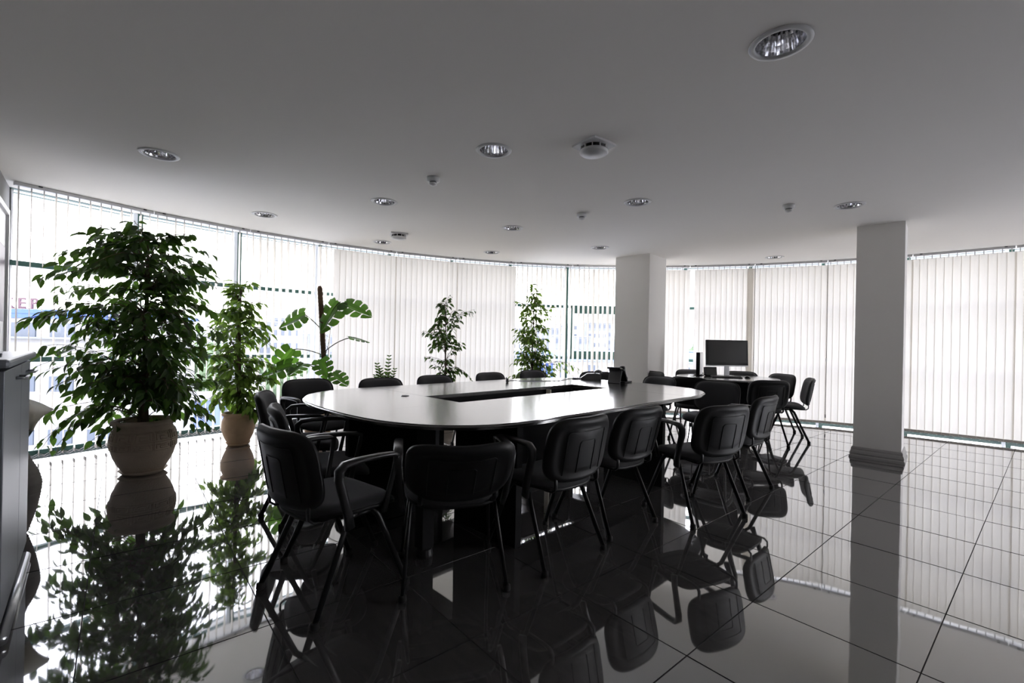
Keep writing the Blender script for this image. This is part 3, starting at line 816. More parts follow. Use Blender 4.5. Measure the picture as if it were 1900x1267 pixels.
# ------------------------------------------------------------------ cabinet, wall board, vase on the left
CO = Vector((-1.90, 1.745, 0)); CD = Vector((-0.675, 0.738, 0)); c_rz = math.atan2(CD.y, CD.x)   # local x runs away from camera, local -y is room side? (see below)
cab = thing('sideboard_cabinet', 'grey metallic sideboard cabinet along the left wall with silver foot rail', 'cabinet', CO, c_rz)
# local: x along the front (away from camera), y>0 towards the wall
CLn, CDp = 1.0, 0.33
bm = B(); box(bm, (CLn / 2, 0.03 + CDp / 2, 0.565), (CLn, CDp - 0.04, 0.99), bev=0.003); obj('body', bm, M['cabinet_dark'], cab)
bm = B(); box(bm, (CLn / 2 + 0.045, CDp / 2 - 0.002, 1.078), (CLn + 0.12, CDp + 0.004, 0.034), bev=0.012); obj('worktop', bm, M['cabinet'], cab)
for x0, x1 in ((0.005, 0.575), (0.582, 0.995)):
    bm = B(); box(bm, ((x0 + x1) / 2, 0.022, 0.565), (x1 - x0, 0.02, 0.97), bev=0.003); d_ = obj('door', bm, M['cabinet'], cab)
    hx = x1 - 0.15
    bm = B(); sweep(bm, [(hx - 0.07, 0.012, 1.0), (hx - 0.07, -0.018, 1.0), (hx + 0.07, -0.018, 1.0), (hx + 0.07, 0.012, 1.0)], 0.006, n=8); obj('handle', bm, M['silver'], d_, True)
rl = B(); sweep(rl, [(0.02, 0.012, 0.024), (CLn * 0.93, 0.012, 0.024)], 0.022, n=12); obj('foot_rail', rl, M['silver'], cab, True)
rl = B(); box(rl, (CLn / 2, 0.19, 0.036), (CLn - 0.06, 0.20, 0.07)); obj('plinth', rl, M['cabinet_dark'], cab)
fo = thing('paper_folder', 'thin pale folder with a dark edge lying on the cabinet top', 'folder', CO + CD * 0.42 - WN * 0.17 + Vector((0, 0, 1.0955)), c_rz + R(5))
bm = B(); box(bm, (0, 0, 0.006), (0.31, 0.22, 0.010), bev=0.002); obj('cover', bm, M['cabinet'], fo)
bm = B(); box(bm, (0, 0, 0.0125), (0.312, 0.222, 0.003)); obj('spine', bm, M['cabinet_dark'], fo)
bd = thing('framed_board', 'white framed poster board with a dark purple print on the left wall', 'poster', WL + WD * 0.95 + WN * 0.001, math.atan2(-WD.y, -WD.x))
# local x runs along the wall away from the camera, local -y to the room
bm = B()
for c_, s_ in (((0, -0.016, 2.27), (1.3, 0.03, 0.05)), ((0, -0.016, 0.97), (1.3, 0.03, 0.05)), ((-0.625, -0.016, 1.62), (0.05, 0.03, 1.35)), ((0.625, -0.016, 1.62), (0.05, 0.03, 1.35))): box(bm, c_, s_, bev=0.003)
obj('frame', bm, M['frame_white'], bd)
bm = B(); box(bm, (0, -0.008, 1.62), (1.22, 0.008, 1.28)); obj('sheet', bm, M['poster'], bd)
bm = B(); box(bm, (-0.03, -0.014, 1.62), (1.10, 0.004, 0.66)); obj('print', bm, M['purple'], bd)

va = thing('floor_vase', 'tall ribbed grey floor vase half hidden behind the sideboard', 'vase', (-2.925, 2.715, 0))
prof = [(0.0, 0.0), (0.062, 0.0), (0.068, 0.01), (0.088, 0.08), (0.108, 0.16), (0.122, 0.25), (0.125, 0.30), (0.112, 0.36), (0.090, 0.41), (0.072, 0.45), (0.066, 0.475), (0.058, 0.475), (0.062, 0.44), (0.08, 0.38), (0.0, 0.36)]
pr2 = []
for (r0, z0), (r1, z1) in zip(prof, prof[1:]):
    n_ = max(1, int(abs(z1 - z0) / 0.008)) if r0 > 0.06 and r1 > 0.06 and z1 > z0 else 1
    for q in range(n_):
        t = q / n_; rib = (0.0018 if q % 2 else -0.0012) if n_ > 1 else 0
        pr2.append((r0 + (r1 - r0) * t + rib, z0 + (z1 - z0) * t))
pr2.append(prof[-1])
bm = B(); lathe(bm, pr2, 32); obj('body', bm, M['vase'], va, True)
ca = thing('calla_lily', 'large pale calla lily bloom leaning out of the floor vase', 'flower', (-2.925, 2.715, 0.30))
bm = B()
tip0 = Vector((0.075, 0.075, 0.33))
sweep(bm, [(0.0, 0.0, 0.08), (0.016, 0.0, 0.16), (0.055, 0.0, 0.25), (0.102, 0.0, 0.33)], [(0.009, 0.009), (0.009, 0.009), (0.010, 0.010), (0.014, 0.014)], n=8); obj('stem', bm, M['callastem'], ca, True)
bm = B(); rings = []
for i in range(9):
    t = i / 8; c = Vector((0.100 + 0.034 * t, 0.0, 0.318 + 0.160 * t)); rad = 0.012 + 0.046 * t ** 1.7
    ring = []
    for q in range(20):
        th = 2 * pi * q / 20
        sp_ = 0.030 * t ** 2 * max(0, cos(th)) ** 2
        ring.append(bm.verts.new(c + Vector((rad * cos(th) + sp_ * 0.9, rad * sin(th) + sp_ * 0.2, 0.035 * t * t * cos(th + 2.6)))))
    rings.append(ring)
for r0, r1 in zip(rings, rings[1:]):
    for q in range(20): bm.faces.new((r0[q], r0[(q + 1) % 20], r1[(q + 1) % 20], r1[q]))
obj('bloom', bm, M['calla'], ca, True)
bm = B(); sweep(bm, [(0.103, 0.0, 0.335), (0.112, 0.0, 0.40), (0.122, 0.0, 0.45)], [(0.008, 0.008), (0.010, 0.010), (0.004, 0.004)], n=8); obj('spadix', bm, M['cream'], ca, True)

# ------------------------------------------------------------------ plants
def pot(root, h, rmax, m, saucer=True, relief=False, n=40):
    z0 = 0.016 if saucer else 0.0
    if saucer:
        bm = B(); lathe(bm, [(0, 0), (rmax * 0.60, 0.0), (rmax * 0.74, 0.032), (rmax * 0.70, 0.032), (rmax * 0.58, 0.012), (0, 0.012)], n); obj('saucer', bm, m, root, True)
    prof = [(0, 0), (0.58, 0), (0.62, 0.02), (0.76, 0.14), (0.90, 0.30), (0.985, 0.47), (1.0, 0.60), (0.97, 0.72), (0.90, 0.82), (0.855, 0.88), (0.93, 0.905), (0.985, 0.935), (0.985, 0.965), (0.93, 0.995), (0.87, 1.0), (0.82, 0.97), (0.80, 0.90), (0.0, 0.88)]
    bm = B(); lathe(bm, [(r * rmax, z0 + z * (h - z0)) for r, z in prof[:-2] + [(0.80, 0.86)]], n); p = obj('pot', bm, m, root, True)
    bm = B(); lathe(bm, [(0, z0 + 0.885 * (h - z0)), (0.40 * rmax, z0 + 0.88 * (h - z0)), (0.805 * rmax, z0 + 0.87 * (h - z0))], n); obj('soil', bm, M['soil'], root, True)
    if relief:                      # raised meander bands round the shoulder
        bm = B()
        def rr(zf):
            for (r0, a), (r1, b) in zip(prof[1:], prof[2:]):
                if a <= zf <= b: return (r0 + (r1 - r0) * (zf - a) / (b - a)) * rmax
            return rmax
        def at_(th, zf): return Vector(((rr(zf) + 0.001) * cos(th), (rr(zf) + 0.001) * sin(th), z0 + zf * (h - z0)))
        def line(p0, p1, k=6):
            sweep(bm, [at_(p0[0] + (p1[0] - p0[0]) * q / k, p0[1] + (p1[1] - p0[1]) * q / k) for q in range(k + 1)], (0.0042, 0.0052), n=5)
        for zf in (0.46, 0.58, 0.62, 0.80): line((0, zf), (2 * pi, zf), 48)
        cells = 10
        for c_ in range(cells):
            t0 = 2 * pi * c_ / cells; w_ = 2 * pi / cells
            line((t0, 0.46), (t0, 0.80)); line((t0 + 0.06 * w_, 0.46), (t0 + 0.06 * w_, 0.80))
            for lo_, hi_ in ((0.485, 0.565), (0.645, 0.775)):
                q = [(t0 + 0.18 * w_, lo_), (t0 + 0.18 * w_, hi_), (t0 + 0.86 * w_, hi_), (t0 + 0.86 * w_, lo_ + 0.01), (t0 + 0.36 * w_, lo_ + 0.01), (t0 + 0.36 * w_, (lo_ + hi_) / 2 + 0.012), (t0 + 0.68 * w_, (lo_ + hi_) / 2 + 0.012)]
                for a, b in zip(q, q[1:]): line(a, b, 3)
        obj('meander_relief', bm, m, p, True)
    return z0 + 0.88 * (h - z0)
def leaf_verts():
    """unit leaf, base at origin, tip at +Y, folded on the midrib and drooping"""
    st = [(0.0, 0.02, 0.0), (0.14, 0.17, 0.012), (0.36, 0.235, 0.02), (0.62, 0.19, 0.0), (0.84, 0.085, -0.045), (1.0, 0.0, -0.10)]
    vs, fs = [], []
    for y, w, z in st[:-1]:
        vs += [(-w, y, z + 0.30 * w), (0, y, z), (w, y, z + 0.30 * w)]
    vs.append((0, 1.0, -0.10)); t = len(vs) - 1
    for k in range(len(st) - 2):
        a = 3 * k; fs += [(a, a + 1, a + 4, a + 3), (a + 1, a + 2, a + 5, a + 4)]
    a = 3 * (len(st) - 2); fs += [(a, a + 1, t), (a + 1, a + 2, t)]
    return vs, fs
LV, LF = leaf_verts()
LEAF_ME = {}
def leaf_mesh(mname):
    if mname not in LEAF_ME:
        me = bpy.data.meshes.new('leaf'); me.from_pydata(LV, [], LF); me.materials.append(M[mname])
        for p in me.polygons: p.use_smooth = True
        LEAF_ME[mname] = me
    return LEAF_ME[mname]
CAMP = Vector((0, 0, 1.2))
def foliage(root, mats, mname, single):
    """mats: leaf matrices in root space. The ones nearest the camera become parts, the rest one mesh"""
    base = Vector(root.location)
    mats.sort(key=lambda m_: (base + m_.translation - CAMP).length)
    for m_ in mats[:single]:
        o = obj('leaf', leaf_mesh(mname), None, root); o.matrix_local = m_
    rest = mats[single:]
    if rest:
        vs, fs = [], []
        for m_ in rest:
            k = len(vs); vs += [tuple(m_ @ Vector(v)) for v in LV]; fs += [tuple(i + k for i in f) for f in LF]
        me = bpy.data.meshes.new('foliage'); me.from_pydata(vs, [], fs); me.materials.append(M[mname])
        for p in me.polygons: p.use_smooth = True
        obj('foliage', me, None, root)['kind'] = 'stuff'
def leaf_matrix(p, d, nrm, size):
    y = d.normalized(); x = y.cross(nrm)
    if x.length < 1e-3: x = y.cross(Vector((1, 0.3, 0)))
    x.normalize(); z = x.cross(y)
    m_ = Matrix((x, y, z)).transposed().to_4x4()
    return Matrix.Translation(p) @ m_ @ Matrix.Scale(size, 4)
def ficus(label, loc, pot_h, pot_r, potm, tips, trunk_top, leafsize, mname, single, lpb=(8, 12), relief=False, trunks=1, rg=None, saucer=True, group=None):
    rg = rg or random.Random(3)
    root = thing('potted_ficus', label, 'potted plant', loc, 0, group)
    zs = pot(root, pot_h, pot_r, potm, relief=relief, saucer=saucer)
    stems = []
    for t in range(trunks):
        a = rg.uniform(0, 6.28); off = Vector((cos(a), sin(a), 0)) * (0.035 if trunks > 1 else 0)
        pts = []
        ph1, ph2 = rg.uniform(0, 6), rg.uniform(0, 6)
        for i in range(12):
            f = i / 11; z = zs - 0.03 + (trunk_top - zs) * f
            pts.append(Vector((off.x * (1 - f) + 0.02 * sin(3.1 * f + ph1) * (1 - f) , off.y * (1 - f) + 0.02 * sin(2.7 * f + ph2) * (1 - f), z)))
        r0 = (0.020 if trunks > 1 else 0.016) * min(1.0, (trunk_top / 1.6))
        bm = B(); sweep(bm, pts, [r0 * (1 - 0.72 * i / 11) for i in range(12)], n=8); obj('trunk', bm, M['bark'], root, True)
        stems.append(pts)
    br = B(); mats = []
    for tip, sag in tips:
        tip = Vector(tip); st = rg.choice(stems)
        hz = min(trunk_top - 0.03, max(zs + 0.10, tip.z + rg.uniform(-0.30, 0.12) * (1 if tip.z > zs + 0.3 else 0) + (0.15 if tip.z < zs + 0.4 else 0)))
        k = min(10, int(max(0, (hz - st[0].z) / (st[-1].z - st[0].z) * 11))); base = st[k].lerp(st[k + 1], 0.5)
        up = sag * (tip - base).length
        pts = []
        for i in range(9):
            f = i / 8
            p = base.lerp(tip, f) + Vector((0, 0, up * 4 * f * (1 - f) * 0.9)) + Vector((rg.gauss(0, 0.008), rg.gauss(0, 0.008), rg.gauss(0, 0.006))) * (1 if 0 < i < 8 else 0)
            pts.append(p)
        sweep(br, pts, [0.0042 * (1 - 0.75 * i / 8) + 0.0006 for i in range(9)], n=4)
        nl = rg.randint(*lpb)
        for q in range(nl):
            f = 0.32 + 0.68 * (q + rg.random() * 0.6) / nl; f = min(f, 1.0)
            s_ = f * 8; i0 = min(7, int(s_)); p = pts[i0].lerp(pts[i0 + 1], s_ - i0)
            tan = (pts[i0 + 1] - pts[i0]).normalized()
            sd = tan.cross(Vector((0, 0, 1)));
            if sd.length < 1e-3: sd = Vector((1, 0, 0))
            sd.normalize(); sd *= (1 if q % 2 else -1)
            d = (tan * 0.55 + sd * rg.uniform(0.3, 0.95) + Vector((0, 0, rg.uniform(-1.05, -0.25))) + Vector((rg.gauss(0, .2), rg.gauss(0, .2), 0))).normalized()
            tw = p + d * 0.022 + sd * 0.01
            nrm = Vector((rg.gauss(0, 0.5), rg.gauss(0, 0.5) , 0.8)) + (p - Vector((0, 0, p.z))) * 0.5
            sweep(br, [p, tw], 0.0011, n=3, caps=False)
            mats.append(leaf_matrix(tw, d, nrm, leafsize * rg.uniform(0.7, 1.15)))
    obj('branches', br, M['bark'], root)['kind'] = 'stuff'
    foliage(root, mats, mname, single)
    return root
def crown_tips(rg, prof, n, xs=(1.0, 1.0), ys=1.0, sag=(0.05, 0.22), pw=0.5):
    """prof: (z, radius); xs scales the -x / +x side"""
    out = []
    zmin, zmax = prof[0][0], prof[-1][0]
    tot = []
    for _ in range(n * 6):
        z = rg.uniform(zmin, zmax)
        for (z0, r0), (z1, r1) in zip(prof, prof[1:]):
            if z0 <= z <= z1: r = r0 + (r1 - r0) * (z - z0) / (z1 - z0)
        if rg.random() > (r / max(q for _, q in prof)) ** 1.2 + 0.06: continue
        a = rg.uniform(0, 2 * pi); d = r * (rg.random() ** pw)
        x, y = d * cos(a), d * sin(a) * ys
        x *= xs[0] if x < 0 else xs[1]
        out.append(((x, y, z), rg.uniform(*sag)))
        if len(out) >= n: break
    return out
# the large ficus on the left
rg = random.Random(11)
FP = Vector((-3.20, 4.03, 0))
tips = crown_tips(rg, [(0.30, 0.35), (0.5, 0.62), (0.75, 0.70), (1.05, 0.72), (1.4, 0.72), (1.65, 0.70), (1.85, 0.62), (2.0, 0.50), (2.12, 0.36), (2.24, 0.12)], 250, xs=(1.22, 0.92), ys=0.85)
tips = [t for t in tips if not (t[0][2] < 0.56 and -0.16 < t[0][0] < 0.34 and t[0][1] < 0.22)]
tips += [((-0.95, -0.2, 0.32), 0.25), ((-0.80, -0.1, 0.20), 0.30), ((-0.9, 0.05, 0.45), 0.25), ((-0.62, -0.3, 0.30), 0.30), ((-0.5, -0.33, 0.22), 0.35), ((0.52, -0.08, 0.40), 0.3), ((0.58, 0.05, 0.36), 0.3), ((0.5, 0.1, 0.5), 0.3),
         ((-0.95, 0.05, 1.02), 0.15), ((-0.90, 0.0, 1.50), 0.15), ((-0.9, 0.1, 1.62), 0.12), ((-0.98, -0.1, 0.8), 0.2)]
ficus('large weeping ficus in a round cream pot with meander relief by the left windows', FP, 0.465, 0.235, M['terracotta'], tips, 2.10, 0.105, 'leaf', 300, (10, 14), relief=True, trunks=3, rg=rg)
# the ficus right behind it
rg = random.Random(5)
tips = crown_tips(rg, [(0.26, 0.26), (0.6, 0.42), (0.95, 0.46), (1.3, 0.40), (1.6, 0.26), (1.86, 0.08)], 110, xs=(0.9, 1.0), ys=0.9)
ficus('bushy ficus in a plain terracotta pot just right of and behind the large ficus', (-3.02, 5.12, 0), 0.36, 0.165, M['terracotta_orange'], tips, 1.78, 0.098, 'leaf_light', 300, (10, 14), trunks=2, rg=rg)
# slender ficus in the middle
rg = random.Random(21)
tips = crown_tips(rg, [(0.62, 0.20), (0.9, 0.27), (1.15, 0.38), (1.4, 0.36), (1.6, 0.24), (1.8, 0.08)], 52, xs=(1.05, 0.85), ys=0.8)
tips += [((0.42, 0, 1.66), 0.12), ((0.36, 0.1, 1.62), 0.1), ((0.05, 0, 1.86), 0.02), ((0.30, 0, 0.72), 0.3), ((0.40, 0, 0.62), 0.3)]
ficus('dark slender ficus in the middle, standing before the closed blinds', (-0.97, 6.72, 0), 0.34, 0.16, M['terracotta'], tips, 1.80, 0.085, 'leaf', 150, (8, 11), rg=rg)
rg = random.Random(33)
tips = crown_tips(rg, [(0.6, 0.40), (0.85, 0.44), (1.1, 0.42), (1.4, 0.32), (1.7, 0.26), (1.95, 0.16), (2.12, 0.05)], 120, xs=(0.95, 0.85), ys=0.6)
tips += [((0.75, 0, 0.72), 0.3), ((0.88, 0.0, 0.66), 0.3), ((0.6, 0.05, 0.75), 0.25), ((0.70, -0.05, 0.60), 0.35), ((0.33, 0, 1.62), 0.1), ((0.30, 0.05, 1.76), 0.1), ((-0.28, 0, 1.85), 0.1)]
ficus('pale airy ficus before the open blinds, left of the far pillar', (0.33, 7.22, 0), 0.34, 0.16, M['terracotta'], tips, 2.08, 0.082, 'leaf_light', 150, (8, 12), rg=rg)

# monstera with moss pole
def monstera_leaf_mesh():
    """split leaf in the XY plane, base at origin, tip +Y; lobes as separate strips from the midrib"""
    vs, fs = [], []
    def add(ps):
        k = len(vs); vs.extend(ps); return list(range(k, k + len(ps)))
    def half_w(t): return 0.52 * (sin(pi * min(1, (t + 0.16) / 1.16)) ** 0.75) * (1 - 0.25 * t)
    lob = 4
    for s in (-1, 1):
        # body next to the midrib
        n = 14
        mid = [(0, -0.02 + 1.02 * i / n, 0.0 - 0.10 * (i / n) ** 2) for i in range(n + 1)]
        inn = [(s * half_w(i / n) * 0.30, -0.02 + 1.02 * i / n - 0.03, 0.030 - 0.10 * (i / n) ** 2) for i in range(n + 1)]
        a = add(mid); b = add(inn)
        for i in range(n): fs.append((a[i], a[i + 1], b[i + 1], b[i]))
        # lobes
        for l in range(lob):
            t0 = (l + 0.06) / lob; t1 = (l + (0.85 if l < lob - 1 else 0.97)) / lob
            rows = []
            for q in range(5):
                f = 0.28 + 0.72 * q / 4
                back = -0.20 * (f - 0.34) * (1 - 1.2 * t0) + 0.05 * (f - 0.34)
                grow = 0.02 * sin(pi * (q / 4))
                row = []
                for e in range(3):
                    t = t0 + (t1 - t0) * e / 2
                    w = half_w(t) * f
                    if q == 4: w *= (0.93, 1.0, 0.90)[e]
                    y = -0.02 + 1.02 * t + back + (grow if e == 2 else -grow if e == 0 else 0)
                    row.append((s * w, y, 0.055 * f - 0.16 * (f - 0.34) ** 2 - 0.10 * t * t))
                rows.append(add(row))
            for r0, r1 in zip(rows, rows[1:]):
                for e in range(2): fs.append((r0[e], r0[e + 1], r1[e + 1], r1[e]))
    me = bpy.data.meshes.new('leaf'); me.from_pydata(vs, [], fs); me.materials.append(M['monstera'])
    for p in me.polygons: p.use_smooth = True
    return me
MP = Vector((-2.26, 5.42, 0))
mon = thing('monstera', 'tall monstera on a brown moss pole with large split leaves behind the table', 'potted plant', MP)
pot(mon, 0.32, 0.16, M['terracotta_orange'])
bm = B()
pp = []; szs = []
for i in range(70):
    z = 0.24 + 1.57 * i / 69; pp.append((0.055 - 0.075 * (z - 0.9), 0.0, z)); szs.append(0.027 + 0.003 * (i % 2) - (0.012 if i == 69 else 0))
sweep(bm, pp, szs, n=12); pole = obj('moss_pole', bm, M['coir'], mon, True)
MLM = monstera_leaf_mesh()
# attach height, leaf base (local), tip direction, normal, size
ML = [
 (1.30, (-0.16, -0.05, 1.47), (-0.80, -0.10, -0.42), (0.1, -0.75, 0.6), 0.33),
 (1.26, (0.22, -0.02, 1.62), (-0.45, -0.25, -0.85), (-0.25, -0.85, 0.45), 0.40),
 (1.24, (0.30, -0.05, 1.61), (0.90, -0.15, -0.35), (0.15, -0.60, 0.75), 0.36),
 (1.02, (0.34, 0.02, 1.21), (0.95, 0.0, -0.12), (0.0, 0.25, 1.0), 0.24),
 (1.00, (-0.32, 0.0, 1.06), (-0.55, -0.1, -0.82), (0.75, -0.35, 0.3), 0.34),
 (0.86, (-0.28, -0.1, 0.88), (-0.85, -0.25, -0.32), (0.0, -0.70, 0.75), 0.36),
 (0.88, (0.06, -0.12, 0.95), (0.45, -0.35, -0.70), (0.1, -0.80, 0.6), 0.26),
 (0.80, (-0.14, -0.1, 0.90), (-0.25, -0.6, -0.35), (0.1, -0.45, 0.9), 0.24),
 (0.50, (-0.02, -0.22, 0.52), (0.15, -0.7, -0.12), (0.0, 0.1, 1.0), 0.30),
 (0.70, (0.20, -0.1, 0.80), (0.7, -0.35, -0.4), (0.2, -0.5, 0.8), 0.26),
]
for za, bp_, d, nr, sz in ML:
    a = Vector((0.055 - 0.075 * (za - 0.9), -0.02, za)); b = Vector(bp_)
    bm = B(); pts = [a.lerp(b, q / 6) + Vector((0, -0.03, 0.10 * (b - a).length)) * (4 * (q / 6) * (1 - q / 6)) * 0.7 for q in range(7)]
    sweep(bm, pts, 0.0055, n=6); st = obj('petiole', bm, M['stem'], mon, True)
    lf = obj('leaf', MLM, None, mon); lf.matrix_local = leaf_matrix(b, Vector(d), Vector(nr), sz)
for q in range(5):
    bm = B(); z0 = 0.9 + 0.12 * q; x0 = 0.055 - 0.075 * (z0 - 0.9)
    sweep(bm, [(x0, -0.02, z0), (x0 + 0.04 + 0.02 * q, -0.04, z0 - 0.05), (x0 + 0.06 + 0.01 * q, -0.03, z0 - 0.22), (x0 + 0.05 + 0.03 * (q % 2), -0.02, z0 - 0.42)], 0.0028, n=5); obj('aerial_root', bm, M['bark'], mon, True)

# small low plant with feathery leaves
zz = thing('feathery_plant', 'small low potted plant with feathery leaf sprays before the closed blinds', 'potted plant', (-1.70, 6.22, 0))
zs = pot(zz, 0.34, 0.15, M['terracotta'])
mats = []; br = B(); rg = random.Random(2)
for dx, dy, zt, lean, ls in ((-0.10, 0.0, 0.86, -0.3, 0.085), (0.03, 0.0, 0.97, 0.35, 0.075), (0.10, -0.05, 0.80, 0.8, 0.07), (-0.04, -0.08, 0.80, -0.1, 0.08), (0.0, 0.08, 0.74, 0.2, 0.08), (-0.12, 0.06, 0.70, -0.6, 0.08)):
    pts = [Vector((dx * f * 1.0 + 0.05 * lean * f * f, dy * f, zs - 0.02 + (zt - zs + 0.02) * f)) for f in [q / 8 for q in range(9)]]
    sweep(br, pts, [0.006 * (1 - 0.7 * q / 8) for q in range(9)], n=5)
    for q in range(9):
        f = 0.45 + 0.55 * q / 8; i0 = min(7, int(f * 8)); p = pts[i0].lerp(pts[i0 + 1], f * 8 - i0)
        for s in (-1, 1): mats.append(leaf_matrix(p, Vector((s * 0.8, rg.uniform(-0.2, 0.2), 0.45)), Vector((0, -0.9, 0.4)), ls * (1.0 - 0.45 * q / 8)))
obj('stems', br, M['stem'], zz)['kind'] = 'stuff'
foliage(zz, mats, 'leaf', 40)

# ------------------------------------------------------------------ ceiling fittings
def downlight():
    root = thing('recessed_downlight', 'x', 'ceiling light', (0, 0, HC))
    bm = B(); lathe(bm, [(LR - 0.004, 0.004), (LR - 0.003, -0.007), (LR + 0.004, -0.009), (LR + 0.021, -0.006), (LR + 0.025, -0.001), (LR + 0.024, 0.001)], 48); obj('trim_ring', bm, M['whiteplastic'], root, True)
    bm = B()
    rings = []
    for i, (r, z) in enumerate(((LR - 0.004, 0.003), (LR - 0.008, 0.018), (LR - 0.013, 0.042), (LR - 0.02, 0.070), (LR - 0.032, 0.098))):
        rings.append([bm.verts.new(((r - 0.002 * (q % 2)) * cos(2 * pi * q / 48), (r - 0.002 * (q % 2)) * sin(2 * pi * q / 48), z)) for q in range(48)])
    for r0, r1 in zip(rings, rings[1:]):
        for q in range(48): bm.faces.new((r0[q], r1[q], r1[(q + 1) % 48], r0[(q + 1) % 48]))
    obj('reflector', bm, M['chrome'], root)
    bm = B(); lathe(bm, [(0, 0.098), (LR - 0.03, 0.098), (LR - 0.03, 0.11), (0, 0.11)], 32); obj('back_plate', bm, M['darkvoid'], root)
    for s in (-1, 1):
        bm = B(); sweep(bm, [(-0.045, s * 0.016, 0.082), (0.05, s * 0.016, 0.082)], 0.008, n=8); obj('lamp_tube', bm, M['tubelamp'], root, True)
    return root
DL = ['white ringed downlight at the left, above and right of the large ficus', 'white ringed downlight left of the near smoke detector',
      'white ringed downlight left of and below the nearest small sensor', 'white ringed downlight near the left windows, left of the far smoke detector',
      'biggest nearest downlight at the upper right of the ceiling', 'white ringed downlight between the middle and right small sensors',
      'white ringed downlight left of the middle small sensor', 'small far downlight beside the far smoke detector',
      'small far downlight near the middle of the curved window', 'small far downlight just left of the far pillar top',
      'white ringed downlight just left of the near pillar top', 'small far downlight near the blinds between both pillars']
d0 = downlight()
for i, (x, y) in enumerate(LIGHTS):
    o = d0 if i == 0 else copy_tree(d0)
    o.location = (x, y, HC); o.rotation_euler = (0, 0, R(30 + 17 * i)); o['label'] = DL[i]; o['group'] = 'recessed ceiling downlights'
def detector():
    root = thing('smoke_detector', 'x', 'smoke detector', (0, 0, HC))
    bm = B(); s = 0.105
    pts = []
    for c_, (sx, sy) in enumerate(((1, 1), (-1, 1), (-1, -1), (1, -1))):
        nx, ny = ((-1, 1), (-1, -1), (1, -1), (1, 1))[c_]
        pts.append((sx * s, sy * s))
        pts += [(sx * s * (1 - q / 4) + nx * s * q / 4, (sy * s * (1 - q / 4) + ny * s * q / 4)) for q in (1, 2, 3)]
    pts = [(x * (1 + 0.06 * (1 - (min(abs(x), abs(y)) / s) ** 2)), y * (1 + 0.06 * (1 - (min(abs(x), abs(y)) / s) ** 2))) for x, y in pts]
    prism(bm, pts, -0.014, 0.0); bmesh.ops.recalc_face_normals(bm, faces=bm.faces); obj('base_plate', bm, M['whiteplastic'], root)
    bm = B(); lathe(bm, [(0.078, -0.014), (0.078, -0.040), (0.0, -0.040)], 32); obj('sensing_chamber', bm, mat('dark_mesh', (0.03, 0.028, 0.026), 0.6), root, True)
    bm = B(); box(bm, (0.083, 0, -0.027), (0.014, 0.006, 0.028)); vm = mk('vane', bm, M['whiteplastic'], False)
    for q in range(10): obj('vane', vm, None, root).rotation_euler = (0, 0, 2 * pi * q / 10)
    bm = B(); lathe(bm, [(0.0, -0.038), (0.088, -0.038), (0.097, -0.044), (0.098, -0.056), (0.088, -0.065), (0.066, -0.067), (0.064, -0.071), (0.0, -0.075)], 40); obj('cover', bm, M['whiteplastic'], root, True)
    return root
s0 = detector(); s0.location = (0.535, 3.16, HC); s0.rotation_euler = (0, 0, R(37)); s0['label'] = 'near white smoke detector on a square plate in mid ceiling'; s0['group'] = 'ceiling smoke detectors'
s1 = copy_tree(s0); s1.location = (-1.49, 5.95, HC); s1.rotation_euler = (0, 0, R(20)); s1['label'] = 'far white smoke detector above the closed blinds at the left'
def sensor():
    root = thing('ceiling_sensor', 'x', 'sensor', (0, 0, HC))
    bm = B(); lathe(bm, [(0.0, 0.0), (0.052, 0.0), (0.053, -0.03), (0.049, -0.036), (0.0, -0.038)], 28); obj('base', bm, M['whiteplastic'], root, True)
    bm = B(); lathe(bm, [(0.0, -0.037), (0.029, -0.037), (0.029, -0.046), (0.0, -0.046)], 24); obj('slot', bm, M['bracket'], root, True)
    bm = B(); lathe(bm, [(0.0, -0.045), (0.031, -0.045), (0.032, -0.058), (0.022, -0.066), (0.006, -0.068), (0.0, -0.072)], 24); obj('cap', bm, M['whiteplastic'], root, True)
    return root
q0 = sensor()
for i, (x, y, lb) in enumerate(((-0.688, 3.86, 'nearest small round ceiling sensor, left of the middle'), (0.706, 4.84, 'small round ceiling sensor in the middle, farthest of the three'), (2.622, 4.41, 'small round ceiling sensor at the right, left of the near pillar'))):
    o = q0 if i == 0 else copy_tree(q0); o.location = (x, y, HC); o['label'] = lb; o['group'] = 'small ceiling sensors'

# ------------------------------------------------------------------ the town outside (the room is on an upper floor)
GZ = -11.0
bm = B(); bmesh.ops.create_circle(bm, cap_ends=True, segments=48, radius=900); bmesh.ops.translate(bm, vec=(0, 0, GZ), verts=bm.verts)
struct(obj('ground', bm, M['ground']))
bm = B(); rgh = random.Random(4); prev = None
cols = []
for i in range(81):
    a = R(-75 + 150 * i / 80); hgt = 9 + 7 * sin(i * 0.21 + 1) + 4 * sin(i * 0.57) + rgh.uniform(-1, 1)
    cols.append([bm.verts.new((560 * sin(a), 560 * cos(a), GZ)), bm.verts.new((640 * sin(a), 640 * cos(a), GZ + 14 + 0.5 * hgt)), bm.verts.new((760 * sin(a), 760 * cos(a), GZ + 14 + hgt)), bm.verts.new((880 * sin(a), 880 * cos(a), GZ))])
for c0, c1 in zip(cols, cols[1:]):
    for q in range(3): bm.faces.new((c0[q], c1[q], c1[q + 1], c0[q + 1]))
hl = struct(obj('hills', bm, M['hills'], None, True))

